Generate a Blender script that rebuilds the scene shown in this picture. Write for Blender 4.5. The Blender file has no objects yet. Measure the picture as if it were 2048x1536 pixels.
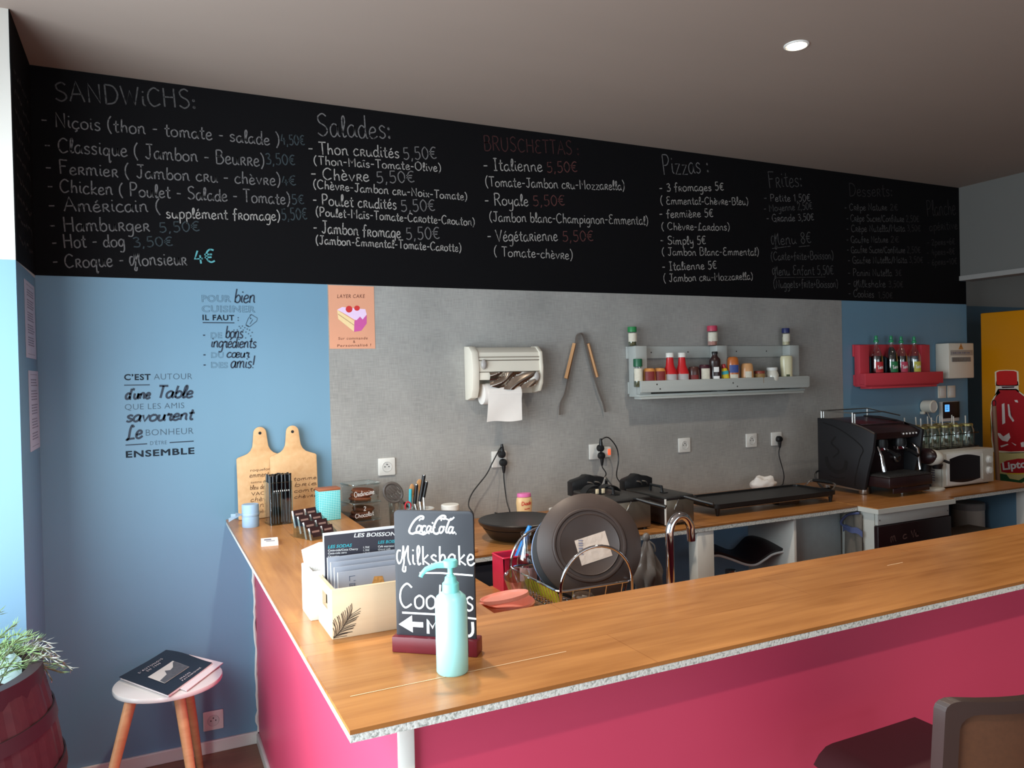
import bpy, bmesh, math, random
from mathutils import Vector, Matrix
random.seed(7)
C = bpy.context.scene.collection
SC = bpy.context.scene

# ---------------------------------------------------------------- camera
FPX, YAW, PITCH, ROLL = 1528.0754, 0.4466, -0.0109, -0.0223      # focal length in pixels of the 2048 px wide frame
CAM = Vector((0.3758, -3.4515, 1.5582))
def _axes():
    cy, sy, cp, sp = math.cos(YAW), math.sin(YAW), math.cos(PITCH), math.sin(PITCH)
    f = Vector((sy*cp, cy*cp, sp)); r0 = Vector((cy, -sy, 0)); u0 = r0.cross(f)
    cr, sr = math.cos(ROLL), math.sin(ROLL)
    return cr*r0 + sr*u0, -sr*r0 + cr*u0, f
AX_R, AX_U, AX_F = _axes()
cd = bpy.data.cameras.new('camera'); cam = bpy.data.objects.new('camera', cd); C.objects.link(cam)
cd.sensor_fit = 'HORIZONTAL'; cd.sensor_width = 36; cd.lens = FPX/2048*36; cd.clip_start = .05
M = Matrix((( AX_R[0], AX_U[0], -AX_F[0], CAM[0]), (AX_R[1], AX_U[1], -AX_F[1], CAM[1]), (AX_R[2], AX_U[2], -AX_F[2], CAM[2]), (0, 0, 0, 1)))
cam.matrix_world = M
SC.camera = cam
def ray(u, v):
    return AX_R*((u-1024)/FPX) - AX_U*((v-768)/FPX) + AX_F
def hit(u, v, axis, val):          # the point of the plane x|y|z = val that the photograph shows at (u, v)
    d = ray(u, v); return CAM + d*((val-CAM[axis])/d[axis])
def W(u, v, y=0.0):                # on the back wall (or a plane parallel to it): (x, z)
    p = hit(u, v, 1, y); return (p.x, p.z)
def T(u, v, z):                    # on a horizontal surface: (x, y)
    p = hit(u, v, 2, z); return (p.x, p.y)
def XP(u, v, x):                   # on a plane facing sideways: (y, z)
    p = hit(u, v, 0, x); return (p.y, p.z)

# ---------------------------------------------------------------- light and exposure
SC.view_settings.view_transform = 'Standard'
SC.view_settings.look = 'None'
SC.view_settings.exposure = 0.15
SC.view_settings.gamma = 1.0
SC.view_settings.use_curve_mapping = False
wd = bpy.data.worlds.new('daylight_sky'); SC.world = wd; wd.use_nodes = True
wd.node_tree.nodes['Background'].inputs[0].default_value = (.75, .88, 1, 1)
wd.node_tree.nodes['Background'].inputs[1].default_value = 1.0
SC.cycles.max_bounces = 7; SC.cycles.diffuse_bounces = 4; SC.cycles.glossy_bounces = 3
SC.cycles.transmission_bounces = 6; SC.cycles.transparent_max_bounces = 12
SC.cycles.caustics_reflective = False; SC.cycles.caustics_refractive = False
SC.cycles.sample_clamp_indirect = 4.0
SC.cycles.use_denoising = True
def area(name, loc, direction, sx, sy, power, col):
    l = bpy.data.lights.new(name, 'AREA'); l.shape = 'RECTANGLE'; l.size = sx; l.size_y = sy; l.energy = power; l.color = col
    o = bpy.data.objects.new(name, l); C.objects.link(o); o.location = loc
    o.rotation_euler = Vector(direction).to_track_quat('-Z', 'Y').to_euler(); return o
def spot(name, loc, power, col, angle=110, blend=.6, size=.04):
    l = bpy.data.lights.new(name, 'SPOT'); l.energy = power; l.color = col; l.spot_size = math.radians(angle); l.spot_blend = blend; l.shadow_soft_size = size
    o = bpy.data.objects.new(name, l); C.objects.link(o); o.location = loc; return o
area('glass_door_daylight', (-.5, -1.95, 1.2), (1, 0, -.05), 2.6, 2.2, 128, (.80, .93, 1))
area('shop_window_daylight', (2.2, -5.9, 1.3), (0, 1, -.03), 4.2, 2.0, 26, (.90, .95, 1))
WARM = (1, .86, .70)
LAMP_SPOTS = [(2.644, -1.292), (.95, -1.25), (4.4, -1.3), (1.0, -3.6), (3.1, -3.6)]
for (x, y), p in zip(LAMP_SPOTS, (44, 84, 18, 66, 72)): spot('downlight_beam', (x, y, 2.77), p, WARM)

# ---------------------------------------------------------------- mesh building
class B:
    def __init__(s): s.bm = bmesh.new(); s.m0 = 0; s.mi = 0
    def mark(s): s.bm.verts.ensure_lookup_table(); s.m0 = len(s.bm.verts); return s
    def xf(s, M):
        s.bm.verts.ensure_lookup_table()
        for v in s.bm.verts[s.m0:]: v.co = M @ v.co
        return s
    def face(s, vs):
        try: f = s.bm.faces.new(vs); f.material_index = s.mi; return f
        except ValueError: return None
    def box(s, x0, x1, y0, y1, z0, z1, bev=0, seg=2):
        n0 = len(s.bm.edges)
        v = [s.bm.verts.new((x, y, z)) for x in (x0, x1) for y in (y0, y1) for z in (z0, z1)]
        fs = [s.face([v[i] for i in q]) for q in ((0,1,3,2), (4,6,7,5), (0,4,5,1), (2,3,7,6), (0,2,6,4), (1,5,7,3))]
        if bev:
            es = list({e for f in fs for e in f.edges})
            r = bmesh.ops.bevel(s.bm, geom=es, offset=bev, segments=seg, affect='EDGES', profile=.5)
            for f in r['faces']: f.material_index = s.mi
        return s
    def lathe(s, prof, cx=0, cy=0, n=24, sx=1, sy=1, cap=True):
        rings = []
        for r, z in prof:
            if r <= 1e-6: rings.append([s.bm.verts.new((cx, cy, z))])
            else: rings.append([s.bm.verts.new((cx+r*sx*math.cos(2*math.pi*i/n), cy+r*sy*math.sin(2*math.pi*i/n), z)) for i in range(n)])
        for a, b in zip(rings, rings[1:]):
            for i in range(n):
                j = (i+1) % n
                if len(a) == 1 and len(b) == 1: continue
                if len(a) == 1: s.face([a[0], b[i], b[j]][::-1])
                elif len(b) == 1: s.face([a[i], a[j], b[0]])
                else: s.face([a[i], a[j], b[j], b[i]])
        if cap:
            if len(rings[0]) > 1: s.face(rings[0][::-1])
            if len(rings[-1]) > 1: s.face(rings[-1])
        return s
    def cyl(s, r, z0, z1, cx=0, cy=0, n=24, r2=None): return s.lathe([(r, z0), (r if r2 is None else r2, z1)], cx, cy, n)
    def rod(s, p, q, r, n=10, r2=None): return s.tube([p, q], r, n, radii=[r, r if r2 is None else r2])
    def tube(s, pts, r, n=8, closed=False, radii=None):
        P = [Vector(p) for p in pts]; k = len(P); rings = []; up = None
        for i in range(k):
            a = P[(i-1) % k] if (closed or i > 0) else P[i]; b = P[(i+1) % k] if (closed or i < k-1) else P[i]
            t = (b-a).normalized()
            if up is None:
                up = Vector((0, 0, 1)) if abs(t.z) < .9 else Vector((1, 0, 0))
            x = up.cross(t)
            if x.length < 1e-5: x = Vector((1, 0, 0)).cross(t)
            x.normalize(); up = t.cross(x)
            rr = radii[i] if radii else r
            rings.append([s.bm.verts.new(P[i] + (x*math.cos(2*math.pi*j/n) + up*math.sin(2*math.pi*j/n))*rr) for j in range(n)])
        for i in range(k if closed else k-1):
            a, b = rings[i], rings[(i+1) % k]
            for j in range(n): s.face([a[j], a[(j+1) % n], b[(j+1) % n], b[j]])
        if not closed: s.face(rings[0][::-1]); s.face(rings[-1])
        return s
    def prism(s, poly, d0, d1, axis='y', bev=0):
        mk = {'y': lambda a, b, d: (a, d, b), 'x': lambda a, b, d: (d, a, b), 'z': lambda a, b, d: (a, b, d)}[axis]
        A = [s.bm.verts.new(mk(a, b, d0)) for a, b in poly]; D = [s.bm.verts.new(mk(a, b, d1)) for a, b in poly]
        fs = [s.face(A), s.face(D[::-1])]
        k = len(poly)
        for i in range(k): s.face([A[i], D[i], D[(i+1) % k], A[(i+1) % k]])
        bmesh.ops.recalc_face_normals(s.bm, faces=s.bm.faces[:])
        if bev:
            es = [e for f in fs if f for e in f.edges]
            r = bmesh.ops.bevel(s.bm, geom=es, offset=bev, segments=2, affect='EDGES', profile=.5)
            for f in r['faces']: f.material_index = s.mi
        return s
    def sph(s, c, r, u=18, v=10):
        r = (r, r, r) if isinstance(r, (int, float)) else r
        prof = [(math.sin(math.pi*i/v), -math.cos(math.pi*i/v)) for i in range(v+1)]
        s.mark(); s.lathe([(max(a, 0) if 0 < i < v else 0, b) for i, (a, b) in enumerate(prof)], n=u)
        return s.xf(Matrix.Translation(c) @ Matrix.Diagonal((*r, 1)))
    def sheet(s, fn, nu, nv, th=0.0):
        """surface fn(a, b) -> point for a, b in 0..1, given thickness th along its normal"""
        G = [[Vector(fn(i/nu, j/nv)) for j in range(nv+1)] for i in range(nu+1)]
        def nrm(i, j):
            a = G[min(i+1, nu)][j]-G[max(i-1, 0)][j]; b = G[i][min(j+1, nv)]-G[i][max(j-1, 0)]; n = a.cross(b)
            return n.normalized() if n.length > 1e-9 else Vector((0, 0, 1))
        top = [[s.bm.verts.new(G[i][j]) for j in range(nv+1)] for i in range(nu+1)]
        for i in range(nu):
            for j in range(nv): s.face([top[i][j], top[i+1][j], top[i+1][j+1], top[i][j+1]])
        if th:
            bot = [[s.bm.verts.new(G[i][j]-nrm(i, j)*th) for j in range(nv+1)] for i in range(nu+1)]
            for i in range(nu):
                for j in range(nv): s.face([bot[i][j], bot[i][j+1], bot[i+1][j+1], bot[i+1][j]])
            for i in range(nu):
                s.face([top[i][0], bot[i][0], bot[i+1][0], top[i+1][0]]); s.face([top[i][nv], top[i+1][nv], bot[i+1][nv], bot[i][nv]])
            for j in range(nv):
                s.face([top[0][j], top[0][j+1], bot[0][j+1], bot[0][j]]); s.face([top[nu][j], bot[nu][j], bot[nu][j+1], top[nu][j+1]])
        return s
    def flat(s, poly, mp):           # a flat outline laid on a surface
        s.face([s.bm.verts.new(mp(a, b)) for a, b in poly]); return s
    def ribbon(s, pts, w, mp):
        n = len(pts); prev = None
        for i in range(n):
            a = pts[max(i-1, 0)]; b = pts[min(i+1, n-1)]
            dx, dy = b[0]-a[0], b[1]-a[1]; L = math.hypot(dx, dy) or 1
            ww = w*(.5 if not isinstance(w, (list, tuple)) else 1)
            nx, ny = -dy/L*ww, dx/L*ww
            cur = (s.bm.verts.new(mp(pts[i][0]-nx, pts[i][1]-ny)), s.bm.verts.new(mp(pts[i][0]+nx, pts[i][1]+ny)))
            if prev: s.face([prev[0], cur[0], cur[1], prev[1]])
            prev = cur
        return s
    def mesh(s, name, mats, smooth=True, angle=40):
        me = bpy.data.meshes.new(name); s.bm.normal_update(); s.bm.to_mesh(me); s.bm.free()
        for m in (mats if isinstance(mats, (list, tuple)) else [mats]): me.materials.append(m)
        if smooth:
            me.polygons.foreach_set('use_smooth', [True]*len(me.polygons)); me.set_sharp_from_angle(angle=math.radians(angle))
        return me
def nm(o, label, cat, group=None):
    o['label'] = label; o['category'] = cat
    if group: o['group'] = group
    return o
def thing(name, label, cat, loc=(0, 0, 0), rz=0, group=None, rot=None):
    o = bpy.data.objects.new(name, None); C.objects.link(o); o.location = loc; o.empty_display_size = .05
    o.rotation_euler = rot if rot else (0, 0, rz)
    return nm(o, label, cat, group)
def part(parent, name, b, mats, label=None, smooth=True, loc=None, rot=None, angle=40):
    o = bpy.data.objects.new(name, b.mesh(name, mats, smooth, angle)); C.objects.link(o); o.parent = parent
    if loc: o.location = loc
    if rot: o.rotation_euler = rot
    if label: o['label'] = label
    return o
def solo(name, b, mats, label, cat, loc=(0, 0, 0), rz=0, group=None, smooth=True, rot=None):
    o = bpy.data.objects.new(name, b.mesh(name, mats, smooth)); C.objects.link(o); o.location = loc
    o.rotation_euler = rot if rot else (0, 0, rz)
    return nm(o, label, cat, group)
def struct(name, b, mats, smooth=False):
    o = bpy.data.objects.new(name, b.mesh(name, mats, smooth)); C.objects.link(o); o['kind'] = 'structure'; return o
def copy_tree(o, loc=None, rz=None, label=None, parent=None):
    c = o.copy(); C.objects.link(c)
    if parent: c.parent = parent
    if loc is not None: c.location = loc
    if rz is not None: c.rotation_euler = (0, 0, rz)
    if label: c['label'] = label
    for ch in list(o.children): copy_tree(ch, parent=c)
    return c
def arc(cx, cy, r, a0, a1, n=12, ry=None):
    return [(cx+r*math.cos(math.radians(a0+(a1-a0)*i/n)), cy+(ry or r)*math.sin(math.radians(a0+(a1-a0)*i/n))) for i in range(n+1)]
def rrect(x0, x1, y0, y1, r, n=5):
    return arc(x1-r, y0+r, r, -90, 0, n)+arc(x1-r, y1-r, r, 0, 90, n)+arc(x0+r, y1-r, r, 90, 180, n)+arc(x0+r, y0+r, r, 180, 270, n)
def smooth_path(P, k=6, closed=False):
    P = [Vector(p) for p in P]; n = len(P); out = []
    if n < 3 and not closed: return P
    for i in range(n if closed else n-1):
        p0 = P[(i-1) % n] if closed or i > 0 else P[0]; p1 = P[i]; p2 = P[(i+1) % n]; p3 = P[(i+2) % n] if closed or i < n-2 else P[n-1]
        for j in range(k):
            t = j/k; out.append(.5*((2*p1)+(p2-p0)*t+(2*p0-5*p1+4*p2-p3)*t*t+(3*p1-p0-3*p2+p3)*t**3))
    if not closed: out.append(P[-1])
    return out

# ---------------------------------------------------------------- materials
def lin(c): return tuple(((x/255/12.92) if x/255 <= .04045 else ((x/255+.055)/1.055)**2.4) for x in c)
_mats = {}
def mat(name, col, rough=.5, metal=0, spec=.5, var=.08, scale=30, stretch=(1, 1, 1), bump=0, trans=0, emit=None, emits=0, coat=0, sheen=0, sss=0):
    """plain surface with a little cloudy variation of its colour"""
    if name in _mats: return _mats[name]
    m = bpy.data.materials.new(name); m.use_nodes = True; nt = m.node_tree; p = nt.nodes['Principled BSDF']
    p.inputs['Roughness'].default_value = rough; p.inputs['Metallic'].default_value = metal
    p.inputs['Specular IOR Level'].default_value = spec; p.inputs['Transmission Weight'].default_value = trans
    p.inputs['Coat Weight'].default_value = coat
    if sss: p.inputs['Subsurface Weight'].default_value = sss; p.inputs['Subsurface Radius'].default_value = (.02, .02, .02)
    tc = nt.nodes.new('ShaderNodeTexCoord'); mp = nt.nodes.new('ShaderNodeMapping'); mp.inputs['Scale'].default_value = stretch
    no = nt.nodes.new('ShaderNodeTexNoise'); no.inputs['Scale'].default_value = scale; no.inputs['Detail'].default_value = 4
    mx = nt.nodes.new('ShaderNodeMix'); mx.data_type = 'RGBA'
    l = lin(col); a, b = [tuple(min(1, max(0, x*f)) for x in l)+(1,) for f in (1-var, 1+var)]
    mx.inputs['A'].default_value = a; mx.inputs['B'].default_value = b
    L = nt.links.new
    L(tc.outputs['Object'], mp.inputs[0]); L(mp.outputs[0], no.inputs[0]); L(no.outputs[0], mx.inputs['Factor']); L(mx.outputs['Result'], p.inputs['Base Color'])
    if bump:
        bp = nt.nodes.new('ShaderNodeBump'); bp.inputs['Strength'].default_value = bump; bp.inputs['Distance'].default_value = .01
        L(no.outputs[0], bp.inputs['Height']); L(bp.outputs[0], p.inputs['Normal'])
    if emit: p.inputs['Emission Color'].default_value = lin(emit)+(1,); p.inputs['Emission Strength'].default_value = emits
    _mats[name] = m; return m
def glass(name, tint=(235, 240, 240), strength=.16, rough=.03):
    """thin clear wall: mostly see-through, shiny towards grazing angles"""
    if name in _mats: return _mats[name]
    m = bpy.data.materials.new(name); m.use_nodes = True; nt = m.node_tree; nt.nodes.clear(); L = nt.links.new
    o = nt.nodes.new('ShaderNodeOutputMaterial'); t = nt.nodes.new('ShaderNodeBsdfTransparent'); g = nt.nodes.new('ShaderNodeBsdfGlossy')
    t.inputs[0].default_value = lin(tint)+(1,); g.inputs['Roughness'].default_value = rough; g.inputs[0].default_value = (.9, .95, .95, 1)
    lw = nt.nodes.new('ShaderNodeLayerWeight'); lw.inputs['Blend'].default_value = .35
    ma = nt.nodes.new('ShaderNodeMath'); ma.operation = 'MULTIPLY_ADD'; ma.inputs[1].default_value = .45; ma.inputs[2].default_value = strength*.35
    mx = nt.nodes.new('ShaderNodeMixShader')
    L(lw.outputs['Facing'], ma.inputs[0]); L(ma.outputs[0], mx.inputs[0]); L(t.outputs[0], mx.inputs[1]); L(g.outputs[0], mx.inputs[2]); L(mx.outputs[0], o.inputs[0])
    _mats[name] = m; return m
def wood(name, c1, c2, rot=0, plank=(1.3, .19), rough=.35, grain=1.0, planks=True, contrast=.5):
    """laminate planks along local x (rot turns the grain), each board with its own tone"""
    if name in _mats: return _mats[name]
    m = bpy.data.materials.new(name); m.use_nodes = True; nt = m.node_tree; p = nt.nodes['Principled BSDF']; L = nt.links.new
    p.inputs['Roughness'].default_value = rough; p.inputs['Specular IOR Level'].default_value = .4
    tc = nt.nodes.new('ShaderNodeTexCoord'); mp = nt.nodes.new('ShaderNodeMapping'); mp.inputs['Rotation'].default_value = (0, 0, rot)
    L(tc.outputs['Object'], mp.inputs[0])
    m2 = nt.nodes.new('ShaderNodeMapping'); m2.inputs['Scale'].default_value = (1.6*grain, 26*grain, 26*grain); L(mp.outputs[0], m2.inputs[0])
    n1 = nt.nodes.new('ShaderNodeTexNoise'); n1.inputs['Scale'].default_value = 1.6; n1.inputs['Detail'].default_value = 6; n1.inputs['Distortion'].default_value = .6; L(m2.outputs[0], n1.inputs[0])
    m3 = nt.nodes.new('ShaderNodeMapping'); m3.inputs['Scale'].default_value = (1.4*grain, 5*grain, 5*grain); L(mp.outputs[0], m3.inputs[0])
    n2 = nt.nodes.new('ShaderNodeTexNoise'); n2.inputs['Scale'].default_value = 1.7; n2.inputs['Detail'].default_value = 3; n2.inputs['Distortion'].default_value = 1.0; L(m3.outputs[0], n2.inputs[0])
    ad = nt.nodes.new('ShaderNodeMath'); ad.operation = 'MULTIPLY_ADD'; ad.inputs[1].default_value = .5; L(n1.outputs[0], ad.inputs[0])
    ms = nt.nodes.new('ShaderNodeMath'); ms.operation = 'MULTIPLY'; ms.inputs[1].default_value = .5; L(n2.outputs[0], ms.inputs[0]); L(ms.outputs[0], ad.inputs[2])
    rp = nt.nodes.new('ShaderNodeMapRange'); rp.inputs[1].default_value = .5-.5*contrast; rp.inputs[2].default_value = .5+.5*contrast; L(ad.outputs[0], rp.inputs[0])
    mx = nt.nodes.new('ShaderNodeMix'); mx.data_type = 'RGBA'; mx.inputs['A'].default_value = lin(c1)+(1,); mx.inputs['B'].default_value = lin(c2)+(1,); L(rp.outputs[0], mx.inputs['Factor'])
    out = mx.outputs['Result']
    if planks:
        br = nt.nodes.new('ShaderNodeTexBrick'); br.inputs['Scale'].default_value = 1; br.inputs['Brick Width'].default_value = plank[0]; br.inputs['Row Height'].default_value = plank[1]
        br.inputs['Mortar Size'].default_value = .0012; br.inputs['Color1'].default_value = (.90, .90, .90, 1); br.inputs['Color2'].default_value = (1.08, 1.06, 1.04, 1); br.inputs['Mortar'].default_value = (.72, .66, .6, 1)
        L(mp.outputs[0], br.inputs[0])
        mu = nt.nodes.new('ShaderNodeMix'); mu.data_type = 'RGBA'; mu.blend_type = 'MULTIPLY'; mu.inputs['Factor'].default_value = 1; L(out, mu.inputs['A']); L(br.outputs[0], mu.inputs['B']); out = mu.outputs['Result']
    L(out, p.inputs['Base Color'])
    _mats[name] = m; return m
def linen(name, c1, c2):
    """wall covering with a woven concrete-grey look: crossing fine threads and large clouds"""
    m = bpy.data.materials.new(name); m.use_nodes = True; nt = m.node_tree; p = nt.nodes['Principled BSDF']; L = nt.links.new
    p.inputs['Roughness'].default_value = .6
    tc = nt.nodes.new('ShaderNodeTexCoord'); outs = []
    for sc, dt in (((3, 3, 3), 5), ((18, 1, 260), 3), ((260, 1, 18), 3)):
        mp = nt.nodes.new('ShaderNodeMapping'); mp.inputs['Scale'].default_value = sc; L(tc.outputs['Object'], mp.inputs[0])
        n = nt.nodes.new('ShaderNodeTexNoise'); n.inputs['Scale'].default_value = 1; n.inputs['Detail'].default_value = dt; L(mp.outputs[0], n.inputs[0]); outs.append(n.outputs[0])
    a = nt.nodes.new('ShaderNodeMath'); a.operation = 'ADD'; L(outs[1], a.inputs[0]); L(outs[2], a.inputs[1])
    b = nt.nodes.new('ShaderNodeMath'); b.operation = 'MULTIPLY_ADD'; b.inputs[1].default_value = 1.4; L(outs[0], b.inputs[0]); L(a.outputs[0], b.inputs[2])
    r = nt.nodes.new('ShaderNodeMapRange'); r.inputs[1].default_value = 1.05; r.inputs[2].default_value = 2.35; L(b.outputs[0], r.inputs[0])
    mx = nt.nodes.new('ShaderNodeMix'); mx.data_type = 'RGBA'; mx.inputs['A'].default_value = lin(c1)+(1,); mx.inputs['B'].default_value = lin(c2)+(1,)
    L(r.outputs[0], mx.inputs['Factor']); L(mx.outputs['Result'], p.inputs['Base Color']); return m
def chipboard(name):
    m = bpy.data.materials.new(name); m.use_nodes = True; nt = m.node_tree; p = nt.nodes['Principled BSDF']; L = nt.links.new
    p.inputs['Roughness'].default_value = .8
    tc = nt.nodes.new('ShaderNodeTexCoord'); v = nt.nodes.new('ShaderNodeTexNoise'); v.inputs['Scale'].default_value = 160; v.inputs['Detail'].default_value = 3; L(tc.outputs['Object'], v.inputs[0])
    r = nt.nodes.new('ShaderNodeValToRGB'); r.color_ramp.elements[0].position = .36; r.color_ramp.elements[0].color = lin((158, 160, 154))+(1,); r.color_ramp.elements[1].position = .5; r.color_ramp.elements[1].color = lin((214, 214, 208))+(1,)
    L(v.outputs[0], r.inputs[0]); L(r.outputs[0], p.inputs['Base Color'])
    bp = nt.nodes.new('ShaderNodeBump'); bp.inputs['Strength'].default_value = .5; bp.inputs['Distance'].default_value = .004; L(v.outputs[0], bp.inputs['Height']); L(bp.outputs[0], p.inputs['Normal']); return m
def chalk(name, col, bg=(20, 19, 20)):
    """broken chalk line: grains of the chalk colour over the board's black"""
    m = bpy.data.materials.new(name); m.use_nodes = True; nt = m.node_tree; p = nt.nodes['Principled BSDF']; L = nt.links.new
    p.inputs['Roughness'].default_value = .9; p.inputs['Specular IOR Level'].default_value = .1
    tc = nt.nodes.new('ShaderNodeTexCoord'); v = nt.nodes.new('ShaderNodeTexNoise'); v.inputs['Scale'].default_value = 90; v.inputs['Detail'].default_value = 5; L(tc.outputs['Object'], v.inputs[0])
    r = nt.nodes.new('ShaderNodeValToRGB'); r.color_ramp.elements[0].position = .27; r.color_ramp.elements[0].color = lin(bg)+(1,); r.color_ramp.elements[1].position = .46; r.color_ramp.elements[1].color = lin(col)+(1,)
    L(v.outputs[0], r.inputs[0]); L(r.outputs[0], p.inputs['Base Color']); return m

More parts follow.
